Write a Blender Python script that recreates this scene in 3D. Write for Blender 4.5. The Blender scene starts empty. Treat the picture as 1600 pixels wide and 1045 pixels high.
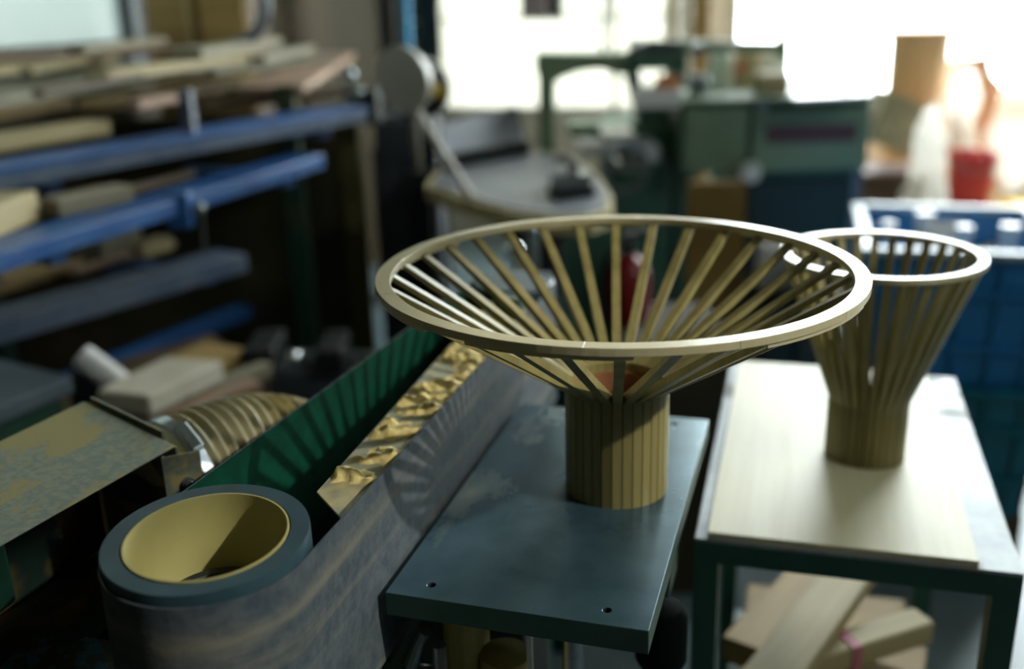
import bpy, bmesh, math, random
from mathutils import Vector, Matrix, noise
random.seed(7)
D = bpy.data
SC = bpy.context.scene
COL = SC.collection
PI = math.pi

# ------------------------------------------------------------------ camera
HC = 1.28                                   # camera height above the floor
FPX = 1611.63                               # focal length in pixels of a 1600 px wide frame
PITCH, ROLL = 0.329377, -0.029029
FW = Vector((0, math.cos(PITCH), -math.sin(PITCH)))
_r, _u = Vector((1, 0, 0)), Vector((0, math.sin(PITCH), math.cos(PITCH)))
RT = _r * math.cos(ROLL) + _u * math.sin(ROLL)
UP = _u * math.cos(ROLL) - _r * math.sin(ROLL)
cd = D.cameras.new('camera')
cd.sensor_width = 36.0
cd.lens = 36.0 * FPX / 1600.0
cd.clip_start = 0.02
cd.clip_end = 200
cd.dof.use_dof = True
cd.dof.focus_distance = 0.74
cd.dof.aperture_fstop = 2.5
cam = D.objects.new('camera', cd)
COL.objects.link(cam)
M = Matrix((RT, UP, -FW)).transposed().to_4x4()
M.translation = (0, 0, HC)
cam.matrix_world = M
SC.camera = cam

# ------------------------------------------------------------------ sky, sun, exposure
w = D.worlds.new('sky')
SC.world = w
w.use_nodes = True
bg = w.node_tree.nodes['Background']
bg.inputs[0].default_value = (0.88, 0.98, 1.0, 1)
bg.inputs[1].default_value = 18.0
SUN_AZ, SUN_EL = math.radians(113), math.radians(35.5)
sl = D.lights.new('sun', 'SUN')
sl.energy = 2.3
sl.angle = math.radians(1.2)
sl.color = (1.0, 0.97, 0.9)
so_ = D.objects.new('sun', sl)
COL.objects.link(so_)
so_.location = (8, -3, 6)
_sd = -Vector((math.sin(SUN_AZ) * math.cos(SUN_EL), math.cos(SUN_AZ) * math.cos(SUN_EL), math.sin(SUN_EL)))
so_.rotation_euler = _sd.to_track_quat('-Z', 'Y').to_euler()
vs = SC.view_settings
vs.view_transform = 'Standard'
vs.look = 'None'
vs.gamma = 1
vs.use_curve_mapping = False
vs.exposure = 0.24

# room frame: t runs to the back wall, s to the right
RY = math.radians(16.5)
RROT = -RY
WL, WR, WB, WF, HCEIL = -2.0, 2.6, 5.2, -2.2, 3.7
def room(s, t, z=0.0):
    return Vector((s * math.cos(RY) + t * math.sin(RY), -s * math.sin(RY) + t * math.cos(RY), z))
WIN = [(-1.93, -0.56, 0.62, 2.5), (-0.42, 2.1, 0.62, 3.3)]       # back wall openings s0, s1, z0, z1
RWIN = (-0.25, 1.15, 2.72, 3.22)                                      # right wall opening t0, t1, z0, z1
LWIN = (1.2, 2.86, 1.06, 2.4)                                     # left wall opening t0, t1, z0, z1
def portal(name, loc, rz, sx, sz):
    l = D.lights.new(name, 'AREA')
    l.shape = 'RECTANGLE'
    l.size, l.size_y = sx, sz
    l.cycles.is_portal = True
    o = D.objects.new(name, l)
    COL.objects.link(o)
    o.location = loc
    o.rotation_euler = (-PI / 2, 0, rz)      # -Z looks back into the room
    return o
for i, (s0, s1, z0, z1) in enumerate(WIN[1:]):
    portal('daylight_portal', room((s0 + s1) / 2, WB + 0.16, (z0 + z1) / 2), RROT, s1 - s0, z1 - z0)

portal('daylight_portal', room(WR + 0.16, (RWIN[0] + RWIN[1]) / 2, (RWIN[2] + RWIN[3]) / 2), RROT - PI / 2, RWIN[1] - RWIN[0], RWIN[3] - RWIN[2])

# ------------------------------------------------------------------ pixel helpers (frame 1600 x 1045)
def ray(u, v):
    return FW + RT * ((u - 800) / FPX) + UP * ((522.5 - v) / FPX)
def pz(u, v, z):
    d = ray(u, v); t = (z - HC) / d.z
    return Vector((d.x * t, d.y * t, z))
def py(u, v, y):
    d = ray(u, v); t = y / d.y
    return Vector((d.x * t, y, HC + d.z * t))

# ------------------------------------------------------------------ materials
def lin(c):
    return tuple(((x / 255) / 12.92 if x / 255 <= 0.04045 else ((x / 255 + 0.055) / 1.055) ** 2.4) for x in c) + (1,)
MATS = {}
def mat(name, c1, c2=None, scale=6.0, rough=0.6, metal=0.0, bump=0.0, stretch=(1, 1, 1), lo=0.4, hi=0.6,
        vary=0.0, c3=None, scale3=3.0, lo3=0.5, hi3=0.56, rough3=0.9, spec=0.5, trans=0.0, detail=4.0, stretch3=None, metal3=0.0):
    """noise mix of c1/c2, per-object value variation, and an optional patchy top coat c3 (dust, wear)"""
    if name in MATS: return MATS[name]
    m = D.materials.new(name); m.use_nodes = True
    nt = m.node_tree; N = nt.nodes; L = nt.links
    b = N['Principled BSDF']
    b.inputs['Roughness'].default_value = rough
    b.inputs['Metallic'].default_value = metal
    b.inputs['Specular IOR Level'].default_value = spec
    tc = N.new('ShaderNodeTexCoord')
    def nz(sc, st, det=detail):
        mp = N.new('ShaderNodeMapping'); mp.inputs['Scale'].default_value = st
        L.new(tc.outputs['Object'], mp.inputs[0])
        n = N.new('ShaderNodeTexNoise'); n.inputs['Scale'].default_value = sc; n.inputs['Detail'].default_value = det
        n.inputs['Roughness'].default_value = 0.6
        L.new(mp.outputs[0], n.inputs['Vector'])
        return n
    def ramp(src, a, z):
        r = N.new('ShaderNodeMapRange'); r.inputs[1].default_value = a; r.inputs[2].default_value = z
        L.new(src, r.inputs[0]); return r.outputs[0]
    def mix(fac, a, c):
        x = N.new('ShaderNodeMix'); x.data_type = 'RGBA'
        L.new(fac, x.inputs[0])
        if isinstance(a, tuple): x.inputs[6].default_value = a
        else: L.new(a, x.inputs[6])
        if isinstance(c, tuple): x.inputs[7].default_value = c
        else: L.new(c, x.inputs[7])
        return x.outputs[2]
    col = lin(c1); n1 = None
    if c2:
        n1 = nz(scale, stretch)
        col = mix(ramp(n1.outputs[0], lo, hi), lin(c1), lin(c2))
    if vary:
        oi = N.new('ShaderNodeObjectInfo')
        hs = N.new('ShaderNodeHueSaturation')
        mr = N.new('ShaderNodeMapRange'); mr.inputs[3].default_value = 1 - vary; mr.inputs[4].default_value = 1 + vary
        L.new(oi.outputs['Random'], mr.inputs[0]); L.new(mr.outputs[0], hs.inputs['Value'])
        if isinstance(col, tuple): hs.inputs['Color'].default_value = col
        else: L.new(col, hs.inputs['Color'])
        col = hs.outputs[0]
    if c3:
        n3 = nz(scale3, stretch3 or (1, 1, 1), 8)
        f3 = ramp(n3.outputs[0], lo3, hi3)
        col = mix(f3, col, lin(c3))
        rr = N.new('ShaderNodeMapRange'); rr.inputs[3].default_value = rough; rr.inputs[4].default_value = rough3
        L.new(f3, rr.inputs[0]); L.new(rr.outputs[0], b.inputs['Roughness'])
        if metal:
            mm = N.new('ShaderNodeMapRange'); mm.inputs[3].default_value = metal; mm.inputs[4].default_value = metal3
            L.new(f3, mm.inputs[0]); L.new(mm.outputs[0], b.inputs['Metallic'])
    if isinstance(col, tuple): b.inputs['Base Color'].default_value = col
    else: L.new(col, b.inputs['Base Color'])
    if bump:
        nb = n1 or nz(scale, stretch)
        bp = N.new('ShaderNodeBump'); bp.inputs['Strength'].default_value = bump; bp.inputs['Distance'].default_value = 0.002
        L.new(nb.outputs[0], bp.inputs['Height']); L.new(bp.outputs[0], b.inputs['Normal'])
    if trans:
        b.inputs['Transmission Weight'].default_value = trans
    MATS[name] = m
    return m
def wood(name, c1, c2, axis='z', rough=0.5, vary=0.12, scale=30, bump=0.12):
    st = {'x': (0.06, 1, 1), 'y': (1, 0.06, 1), 'z': (1, 1, 0.06)}[axis]
    return mat(name, c1, c2, scale=scale, rough=rough, stretch=st, lo=0.3, hi=0.7, vary=vary, bump=bump)

W_SLAT = wood('slat_wood', (142, 132, 82), (114, 104, 58), 'z', 0.42, 0.14, 60)
W_RIM = wood('rim_wood', (190, 181, 146), (166, 156, 116), 'x', 0.3, 0.06, 45)
W_BASE = wood('base_floor_wood', (140, 92, 58), (118, 76, 46), 'x', 0.6, 0.0, 40)
W_PLY = wood('plywood', (228, 220, 186), (210, 200, 158), 'y', 0.5, 0.0, 40)
W_PALE = wood('pale_timber', (190, 176, 132), (160, 142, 96), 'x', 0.65, 0.16, 22)
W_TAN = wood('tan_timber', (172, 144, 88), (142, 116, 64), 'x', 0.65, 0.14, 22)
W_GREY = wood('weathered_timber', (150, 144, 120), (116, 108, 84), 'x', 0.75, 0.16, 20)
W_PINK = wood('pinkish_timber', (176, 148, 124), (146, 116, 94), 'x', 0.7, 0.12, 20)
W_DARK = wood('dark_timber', (92, 72, 40), (66, 50, 28), 'x', 0.7, 0.15, 20)
STEEL_TABLE = mat('worn_table_steel', (54, 80, 88), (78, 104, 114), 14, 0.25, 0.55, 0.05, (1, 1, 1), 0.35, 0.7, c3=(134, 128, 92), scale3=11, lo3=0.58, hi3=0.85, rough3=0.6, stretch3=(1, .5, 1))
STEEL_EDGE = mat('shaded_table_edge', (26, 58, 48), (40, 66, 56), 20, 0.5, 0.1)  # table steel again, shade of the unlit sides put into the colour
BELT_OUT = mat('abrasive_belt', (50, 60, 66), (70, 76, 78), 90, 0.75, 0.0, 0.25, (1, 1, 1), 0.35, 0.65, c3=(104, 102, 88), scale3=10, lo3=0.52, hi3=0.8, stretch3=(1, 0.15, 4), spec=0.25)
BELT_IN = mat('belt_backing_cloth', (4, 58, 40), (3, 48, 32), 50, 0.95, spec=0.05)
RUBBER = mat('drum_rubber', (26, 50, 58), (38, 62, 68), 16, 0.5, 0, 0.05)
CREAM = mat('drum_cream', (158, 150, 92), (146, 138, 82), 7, 0.55)
DARK = mat('dark_iron', (14, 20, 18), (24, 32, 28), 10, 0.6, 0.2)
GREEN_D = mat('dark_green_paint', (14, 52, 36), (22, 62, 44), 12, 0.45, c3=(92, 84, 40), scale3=5, lo3=0.58, hi3=0.72)
GREEN_M = mat('machine_green_paint', (124, 144, 114), (114, 134, 106), 8, 0.5)
GREEN_K = mat('machine_deep_green', (62, 102, 84), (70, 110, 88), 8, 0.5)
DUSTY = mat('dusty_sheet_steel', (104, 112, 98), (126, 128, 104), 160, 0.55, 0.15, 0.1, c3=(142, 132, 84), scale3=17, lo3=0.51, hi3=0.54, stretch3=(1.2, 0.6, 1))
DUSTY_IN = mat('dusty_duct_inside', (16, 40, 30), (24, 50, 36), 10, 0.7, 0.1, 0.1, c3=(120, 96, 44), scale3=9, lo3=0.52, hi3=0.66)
TRAY = mat('dusty_tray_steel', (128, 130, 110), (142, 140, 112), 30, 0.5, 0.15, 0.1, c3=(170, 156, 100), scale3=16, lo3=0.5, hi3=0.6)
SAWDUST = mat('sawdust', (206, 188, 122), (184, 166, 102), 120, 0.95, 0, 0.6)
HOSE = mat('hose_plastic', (188, 180, 144), (166, 156, 114), 14, 0.45, c3=(140, 122, 60), scale3=6, lo3=0.5, hi3=0.7)
ZINC = mat('zinc_steel', (150, 158, 160), (126, 134, 136), 20, 0.3, 0.8)
CHROME = mat('chrome', (225, 230, 232), None, rough=0.08, metal=1.0)
STAND_TOP = mat('worn_stand_steel', (120, 126, 128), (150, 156, 158), 10, 0.5, 0.2, 0.1, c3=(120, 104, 74), scale3=9, lo3=0.56, hi3=0.74)
STAND_LEG = mat('stand_paint', (28, 76, 60), (38, 84, 68), 14, 0.5)
CONCRETE = mat('concrete_floor', (96, 116, 124), (120, 136, 140), 3, 0.42, 0, 0.08, c3=(80, 96, 100), scale3=1.4, lo3=0.5, hi3=0.7, rough3=0.5)
BLUE = mat('blue_paint', (28, 78, 138), (40, 92, 150), 10, 0.4, c3=(96, 112, 130), scale3=12, lo3=0.6, hi3=0.75)
BLUE_G = mat('worn_grey_blue_paint', (96, 108, 124), (78, 94, 116), 14, 0.45)
GREY = mat('machine_grey', (96, 102, 110), (110, 114, 122), 8, 0.45, 0.2)
GREY_D = mat('dark_grey_paint', (58, 62, 70), (48, 54, 62), 8, 0.5)
WHITE = mat('white_plastic', (232, 230, 226), (222, 220, 214), 6, 0.4)
WALLW = mat('white_plaster', (226, 220, 206), (214, 206, 190), 3, 0.8)
WALLB = mat('brown_boarding', (62, 48, 22), (44, 38, 20), 3, 0.8, stretch=(1, 1, 0.15))
CEILM = mat('ceiling_boards', (112, 110, 98), (98, 96, 86), 3, 0.8)
CARD = mat('cardboard', (236, 196, 150), (226, 184, 138), 5, 0.8)
CARD_D = mat('dull_cardboard', (188, 172, 140), (172, 156, 124), 5, 0.8)
KRAFT = mat('brown_kraft', (222, 176, 146), (208, 160, 130), 5, 0.8)
RED = mat('red_plastic', (222, 76, 80), (210, 66, 72), 6, 0.4)
RED_D = mat('red_extinguisher', (130, 16, 24), None, rough=0.35)
CRATE = mat('blue_crate_plastic', (36, 128, 190), (30, 118, 178), 6, 0.4)
CRATE_T = mat('teal_crate_plastic', (16, 116, 138), (14, 106, 126), 6, 0.4)
CRATE_RIM = mat('crate_pale_rim', (178, 194, 206), (196, 208, 216), 20, 0.4)
YELLOW = mat('yellow_plastic', (214, 176, 40), None, rough=0.4)
BLACK = mat('black_plastic', (14, 16, 18), None, rough=0.35)
LAMPM = mat('lamp_grey_enamel', (172, 166, 148), (182, 176, 158), 6, 0.35)
PURPLE = mat('dull_red_plate', (92, 56, 60), (82, 50, 56), 10, 0.5)
YDUST = mat('dust_caked_casting', (176, 162, 100), (154, 140, 80), 12, 0.85, 0, 0.2)
PINKT = mat('pink_tape', (196, 110, 130), None, rough=0.6)
GROUND = mat('outdoor_paving', (214, 212, 204), (200, 198, 190), 2, 0.9)
CLOTH = D.materials.new('thin_white_film'); CLOTH.use_nodes = True
_n = CLOTH.node_tree.nodes; _l = CLOTH.node_tree.links; _b = _n['Principled BSDF']; _o = _n['Material Output']
_b.inputs['Base Color'].default_value = lin((240, 238, 234)); _b.inputs['Roughness'].default_value = 0.45
_t = _n.new('ShaderNodeBsdfTranslucent'); _t.inputs[0].default_value = lin((245, 242, 236))
_m = _n.new('ShaderNodeMixShader'); _m.inputs[0].default_value = 0.8
_z = _n.new('ShaderNodeTexNoise'); _z.inputs['Scale'].default_value = 25
_p = _n.new('ShaderNodeBump'); _p.inputs['Strength'].default_value = 0.4; _l.new(_z.outputs[0], _p.inputs['Height']); _l.new(_p.outputs[0], _b.inputs['Normal'])
_l.new(_b.outputs[0], _m.inputs[1]); _l.new(_t.outputs[0], _m.inputs[2]); _l.new(_m.outputs[0], _o.inputs[0])
BINBLUE = mat('blue_bin_plastic', (10, 58, 96), (8, 50, 84), 6, 0.45)

# ------------------------------------------------------------------ mesh builder
class MB:
    def __init__(s): s.v = []; s.f = []; s.mi = []; s.sm = []; s.cur = 0; s.smooth = False
    def _add(s, vs, fs):
        o = len(s.v); s.v += [tuple(x) for x in vs]
        for f in fs: s.f.append([i + o for i in f]); s.mi.append(s.cur); s.sm.append(s.smooth)
    def hexa(s, c8):
        s._add(c8, [(0, 3, 2, 1), (4, 5, 6, 7), (0, 1, 5, 4), (1, 2, 6, 5), (2, 3, 7, 6), (3, 0, 4, 7)])
        return s
    def box(s, x0, x1, y0, y1, z0, z1):
        return s.hexa([(x0, y0, z0), (x1, y0, z0), (x1, y1, z0), (x0, y1, z0), (x0, y0, z1), (x1, y0, z1), (x1, y1, z1), (x0, y1, z1)])
    def prism(s, poly, z0, z1):
        n = len(poly)
        vs = [(x, y, z0) for x, y in poly] + [(x, y, z1) for x, y in poly]
        s._add(vs, [tuple(range(n))[::-1], tuple(range(n, 2 * n))] + [(i, (i + 1) % n, n + (i + 1) % n, n + i) for i in range(n)])
        return s
    def bar(s, a, b, w, h, up=Vector((0, 0, 1))):
        a, b = Vector(a), Vector(b); d = (b - a).normalized()
        x = d.cross(up)
        if x.length < 1e-4: x = d.cross(Vector((0, 1, 0)))
        x.normalize(); y = x.cross(d)
        x *= w / 2; y *= h / 2
        return s.hexa([a - x - y, a + x - y, b + x - y, b - x - y, a - x + y, a + x + y, b + x + y, b - x + y])
    def tube(s, pts, rad, n=12, caps=True):
        pts = [Vector(p) for p in pts]; m = len(pts)
        if not hasattr(rad, '__len__'): rad = [rad] * m
        old = s.smooth; s.smooth = True
        ref = None; vs = []; fs = []
        for i, p in enumerate(pts):
            d = (pts[min(i + 1, m - 1)] - pts[max(i - 1, 0)])
            if d.length < 1e-9: d = Vector((0, 0, 1))
            d.normalize()
            if ref is None:
                ref = d.orthogonal().normalized()
            ref = (ref - d * ref.dot(d)).normalized()
            b = d.cross(ref)
            for k in range(n):
                a = 2 * PI * k / n
                vs.append(p + (ref * math.cos(a) + b * math.sin(a)) * rad[i])
        for i in range(m - 1):
            for k in range(n):
                k2 = (k + 1) % n
                fs.append((i * n + k, i * n + k2, (i + 1) * n + k2, (i + 1) * n + k))
        s._add(vs, fs)
        s.smooth = False
        if caps:
            o = len(s.v) - len(vs)
            s.f.append([o + k for k in range(n)][::-1]); s.mi.append(s.cur); s.sm.append(False)
            s.f.append([o + (m - 1) * n + k for k in range(n)]); s.mi.append(s.cur); s.sm.append(False)
        s.smooth = old
        return s
    def cyl(s, a, b, r, r2=None, n=24):
        return s.tube([a, b], [r, r if r2 is None else r2], n)
    def lathe(s, prof, c=(0, 0, 0), n=48, a0=0.0, a1=2 * PI, closed=False, smooth=True):
        full = abs(a1 - a0 - 2 * PI) < 1e-6
        k = n if full else n + 1; m = len(prof); vs = []; fs = []
        for i in range(k):
            a = a0 + (a1 - a0) * i / n
            for r, z in prof: vs.append((c[0] + r * math.cos(a), c[1] + r * math.sin(a), c[2] + z))
        jm = m if closed else m - 1
        for i in range(n):
            i2 = (i + 1) % k
            for j in range(jm):
                j2 = (j + 1) % m
                fs.append((i * m + j, i2 * m + j, i2 * m + j2, i * m + j2))
        if not full and closed:
            fs.append(tuple(range(m))); fs.append(tuple((k - 1) * m + j for j in range(m))[::-1])
        old = s.smooth; s.smooth = smooth; s._add(vs, fs); s.smooth = old
        return s
    def blob(s, c, r, seed=0, amp=0.2, n=14, fr=1.5):
        vs = []; fs = []; m = n // 2
        for i in range(m + 1):
            th = PI * i / m
            for k in range(n):
                ph = 2 * PI * k / n
                d = Vector((math.sin(th) * math.cos(ph), math.sin(th) * math.sin(ph), math.cos(th)))
                q = 1 + amp * noise.noise(d * fr + Vector((seed * 3.7, seed * 1.3, 0)))
                vs.append((c[0] + d.x * r[0] * q, c[1] + d.y * r[1] * q, c[2] + d.z * r[2] * q))
        for i in range(m):
            for k in range(n):
                k2 = (k + 1) % n
                fs.append((i * n + k, (i + 1) * n + k, (i + 1) * n + k2, i * n + k2))
        old = s.smooth; s.smooth = True; s._add(vs, fs); s.smooth = old
        return s
    def mesh(s, name, mats):
        me = D.meshes.new(name)
        me.from_pydata(s.v, [], s.f)
        if not isinstance(mats, (list, tuple)): mats = [mats]
        for m in mats: me.materials.append(m)
        me.polygons.foreach_set('material_index', s.mi)
        me.polygons.foreach_set('use_smooth', s.sm)
        bm = bmesh.new(); bm.from_mesh(me)
        bmesh.ops.remove_doubles(bm, verts=bm.verts, dist=1e-6)
        bmesh.ops.recalc_face_normals(bm, faces=bm.faces)
        for e_ in bm.edges:
            if len(e_.link_faces) == 2 and e_.calc_face_angle(0) > 0.6: e_.smooth = False
        bm.to_mesh(me); bm.free(); me.update()
        return me
    def build(s, name, mats, parent=None, loc=None, rot=None, bevel=0.0):
        o = D.objects.new(name, s.mesh(name, mats))
        COL.objects.link(o)
        if parent: o.parent = parent
        if loc is not None: o.location = loc
        if rot is not None: o.rotation_euler = rot
        if bevel:
            bv = o.modifiers.new('bevel', 'BEVEL'); bv.width = bevel; bv.segments = 2; bv.limit_method = 'ANGLE'
        return o
def tag(o, label, cat, group=None):
    o['label'] = label; o['category'] = cat
    if group: o['group'] = group
    return o
def thing(name, label, cat, loc=(0, 0, 0), rz=0.0, group=None):
    o = D.objects.new(name, None); COL.objects.link(o)
    o.empty_display_size = 0.05
    o.location = loc; o.rotation_euler = (0, 0, rz)
    return tag(o, label, cat, group)
def struct(o): o['kind'] = 'structure'; return o
def share(name, me, parent, rot=None, loc=None):
    o = D.objects.new(name, me); COL.objects.link(o); o.parent = parent
    if rot is not None: o.rotation_euler = rot
    if loc is not None: o.location = loc
    return o

# ------------------------------------------------------------------ room shell
def rbuild(mb, name, m): return struct(mb.build(name, m, loc=(0, 0, 0), rot=(0, 0, RROT)))
rbuild(MB().box(WL - .1, WR + .1, WF - .1, WB + .1, -0.12, 0.0), 'floor', CONCRETE)
rbuild(MB().box(WL - .1, WR + .1, WF - .1, WB + .1, HCEIL, HCEIL + .1), 'ceiling', CEILM)
rbuild(MB().box(-60, 60, WB + .1, 90, -0.3, -0.12), 'floor_outdoors', GROUND)
m = MB(); (a0, a1, z0, z1), (b0, b1, y0, y1) = WIN
for s0, s1, q0, q1 in ((WL - .1, a0, 0, HCEIL), (a1, b0, 0, HCEIL), (b1, WR + .1, 0, HCEIL), (a0, a1, 0, z0), (a0, a1, z1, HCEIL), (b0, b1, 0, y0), (b0, b1, y1, HCEIL)):
    m.box(s0, s1, WB, WB + .1, q0, q1)
rbuild(m, 'wall_back', WALLW)
m = MB(); t0, t1, z0, z1 = LWIN
for q0, q1, h0, h1 in ((WF, t0, 0, HCEIL), (t1, WB, 0, HCEIL), (t0, t1, 0, z0), (t0, t1, z1, HCEIL)):
    m.box(WL - .1, WL, q0, q1, h0, h1)
rbuild(m, 'wall_left', WALLB)
m = MB(); t0, t1, z0, z1 = RWIN
for q0, q1, h0, h1 in ((WF, t0, 0, HCEIL), (t1, WB, 0, HCEIL), (t0, t1, 0, z0), (t0, t1, z1, HCEIL)):
    m.box(WR, WR + .1, q0, q1, h0, h1)
rbuild(m, 'wall_right', CEILM)
rbuild(MB().box(WL, WR, WF - .1, WF, 0, HCEIL), 'wall_front', WALLB)
# frosted panes
fr = D.materials.new('frosted_glass'); fr.use_nodes = True
nt = fr.node_tree; N = nt.nodes; L = nt.links
for n_ in list(N): N.remove(n_)
out = N.new('ShaderNodeOutputMaterial'); mx = N.new('ShaderNodeMixShader'); mx.inputs[0].default_value = 0.35
tl = N.new('ShaderNodeBsdfTranslucent'); tl.inputs[0].default_value = (0.5, 0.49, 0.45, 1)
df = N.new('ShaderNodeBsdfDiffuse'); df.inputs[0].default_value = (0.8, 0.8, 0.76, 1)
nzt = N.new('ShaderNodeTexNoise'); nzt.inputs['Scale'].default_value = 60
bp = N.new('ShaderNodeBump'); bp.inputs['Strength'].default_value = 0.1
L.new(nzt.outputs[0], bp.inputs['Height']); L.new(bp.outputs[0], df.inputs['Normal'])
L.new(tl.outputs[0], mx.inputs[1]); L.new(df.outputs[0], mx.inputs[2]); L.new(mx.outputs[0], out.inputs[0])
FRAME = mat('window_frame_paint', (206, 204, 196), (190, 188, 180), 6, 0.5)
FRAME_D = mat('window_frame_dark', (52, 66, 66), (44, 56, 58), 6, 0.5)
def window(n, wd, mullions, fm, pane=None, bars=(), axis='s', wall=WB):
    e = D.objects.new('window_%d' % n, None); COL.objects.link(e); struct(e); e.rotation_euler = (0, 0, RROT)
    s0, s1, z0, z1 = wd; f = 0.045
    def bx(a, b, c, d, h0=0.0, h1=0.1):
        if axis == 's': return MB().box(a, b, wall + h0, wall + h1, c, d)
        return MB().box(wall - h1, wall - h0, a, b, c, d)
    bx(s0, s1, z0, z0 + f).build('sill', fm, e); bx(s0, s1, z1 - f, z1).build('head', fm, e)
    bx(s0, s0 + f, z0 + f, z1 - f).build('jamb', fm, e); bx(s1 - f, s1, z0 + f, z1 - f).build('jamb', fm, e)
    for q in mullions: bx(q - f / 2, q + f / 2, z0 + f, z1 - f, 0.02, 0.08).build('mullion', fm, e)
    for q in bars: bx(s0 + f, s1 - f, q - .015, q + .015, 0.03, 0.07).build('glazing_bar', fm, e)
    if pane:
        ed = [s0 + f] + [x for q in mullions for x in (q - f / 2, q + f / 2)] + [s1 - f]
        for k in range(0, len(ed), 2): bx(ed[k], ed[k + 1], z0 + f, z1 - f, 0.045, 0.05).build('pane', pane, e)
    return e
window(1, WIN[0], [], FRAME, fr)
window(2, WIN[1], [0.85], FRAME, None)
fr2 = fr.copy(); fr2.name = 'frosted_glass_grey'
for n_ in fr2.node_tree.nodes:
    if n_.type == 'BSDF_TRANSLUCENT': n_.inputs[0].default_value = (0.26, 0.28, 0.27, 1)
window(3, LWIN, [], FRAME_D, fr2, axis='t', wall=WL)
window(4, RWIN, [], FRAME, None, axis='t', wall=WR + .1)

# ------------------------------------------------------------------ slatted bowl and basket
ZP = 0.8532           # sander table top
ZS = 0.7615           # stand top
def ring_seg(parent, name, r0, r1, z0, z1, a0, a1, m, n=10):
    # built round its own middle so the grain turns with the piece
    am = (a0 + a1) / 2
    mb = MB().lathe([(r0, z0), (r1, z0), (r1, z1), (r0, z1)], n=n, a0=a0 - am + PI / 2, a1=a1 - am + PI / 2, closed=True, smooth=False)
    o = mb.build(name, m, parent, rot=(0, 0, am - PI / 2), bevel=0.0004)
    return o
def slatted(name, label, cat, loc, R, H, rb, hb, n, w, t, rim_w, rim_h, nseg, joint0, laps, twist=0.0):
    e = thing(name, label, cat, loc)
    ro = R - 0.25 * rim_w
    zo = H - rim_h
    # slat: upright stave at the foot, straight splayed lath above
    dx, dz = ro - rb, zo - hb; ln = math.hypot(dx, dz)
    nx, nz_ = -dz / ln * t, dx / ln * t           # inward/up normal of the splayed lath
    tb = t * 0.75
    kz = hb + (nz_ - (-(nx) - tb) * dz / dx * -1 if False else nz_ * 0.5)
    prof = [(rb, 0.0), (rb, hb), (ro, zo), (ro + nx * zo / (zo + 1), zo), (max(ro - t * 1.25 * ln / dz * 0.55, ro - 0.6 * rim_w), zo), (rb - tb, hb + nz_ * 0.9), (rb - tb, 0.0)]
    prof = [prof[0], prof[1], prof[2], prof[4], prof[5], prof[6]]
    mb = MB(); k = len(prof)
    wb = w
    vs = [(x, -(wb / 2), z) for x, z in prof] + [(x, wb / 2, z) for x, z in prof]
    # narrow the inner edge of the stave so neighbours do not clip
    mb._add(vs, [tuple(range(k)), tuple(range(2 * k - 1, k - 1, -1))] + [(i, (i + 1) % k, k + (i + 1) % k, k + i) for i in range(k)])
    me = mb.mesh('slat', W_SLAT)
    for i in range(n):
        share('slat', me, e, rot=(0, 0, 2 * PI * (i + 0.5) / n + twist))
    st = 2 * PI / nseg
    for i in range(nseg):
        ring_seg(e, 'rim_segment', R - rim_w, R, H - rim_h, H, joint0 + i * st + 0.0002, joint0 + (i + 1) * st - 0.0002, W_RIM)
    for a0, a1 in laps:
        ring_seg(e, 'lap_strip', R - rim_w * 0.85, R - rim_w * 0.12, H - rim_h - 0.0035, H - rim_h, math.radians(a0), math.radians(a1), W_RIM, 8)
    MB().lathe([(0.0001, 0.004), (rb - tb, 0.004), (rb - tb, 0.010), (0.0001, 0.010)], n=32, closed=True).build('base_floor', W_BASE, e)
    MB().lathe([(rb - tb - 0.0005, 0.0), (rb - tb - 0.0005, hb * 0.98), (rb - tb - 0.003, hb * 0.98), (rb - tb - 0.003, 0.0)], n=32, closed=True).build('foot_lining', W_BASE, e)
    return e
bowl = slatted('slatted_bowl', 'wide slatted wooden bowl on a round staved foot, standing on the sander table', 'bowl',
               (0.0891, 0.826, ZP), 0.2, 0.2007, 0.0448, 0.096, 32, 0.0079, 0.0078, 0.0125, 0.006, 12, math.radians(-102.5),
               ((-128, -93), (-66, -30), (4, 46), (76, 108), (136, 166), (184, 220)), twist=math.radians(-101.2))
basket = slatted('slatted_basket', 'tall narrow slatted wooden basket standing on the plywood board', 'basket',
                 (0.392, 1.052, ZS + 0.006), 0.104, 0.232, 0.043, 0.068, 32, 0.0073, 0.0065, 0.0105, 0.006, 8, 0.2, (), twist=0.03)

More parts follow.
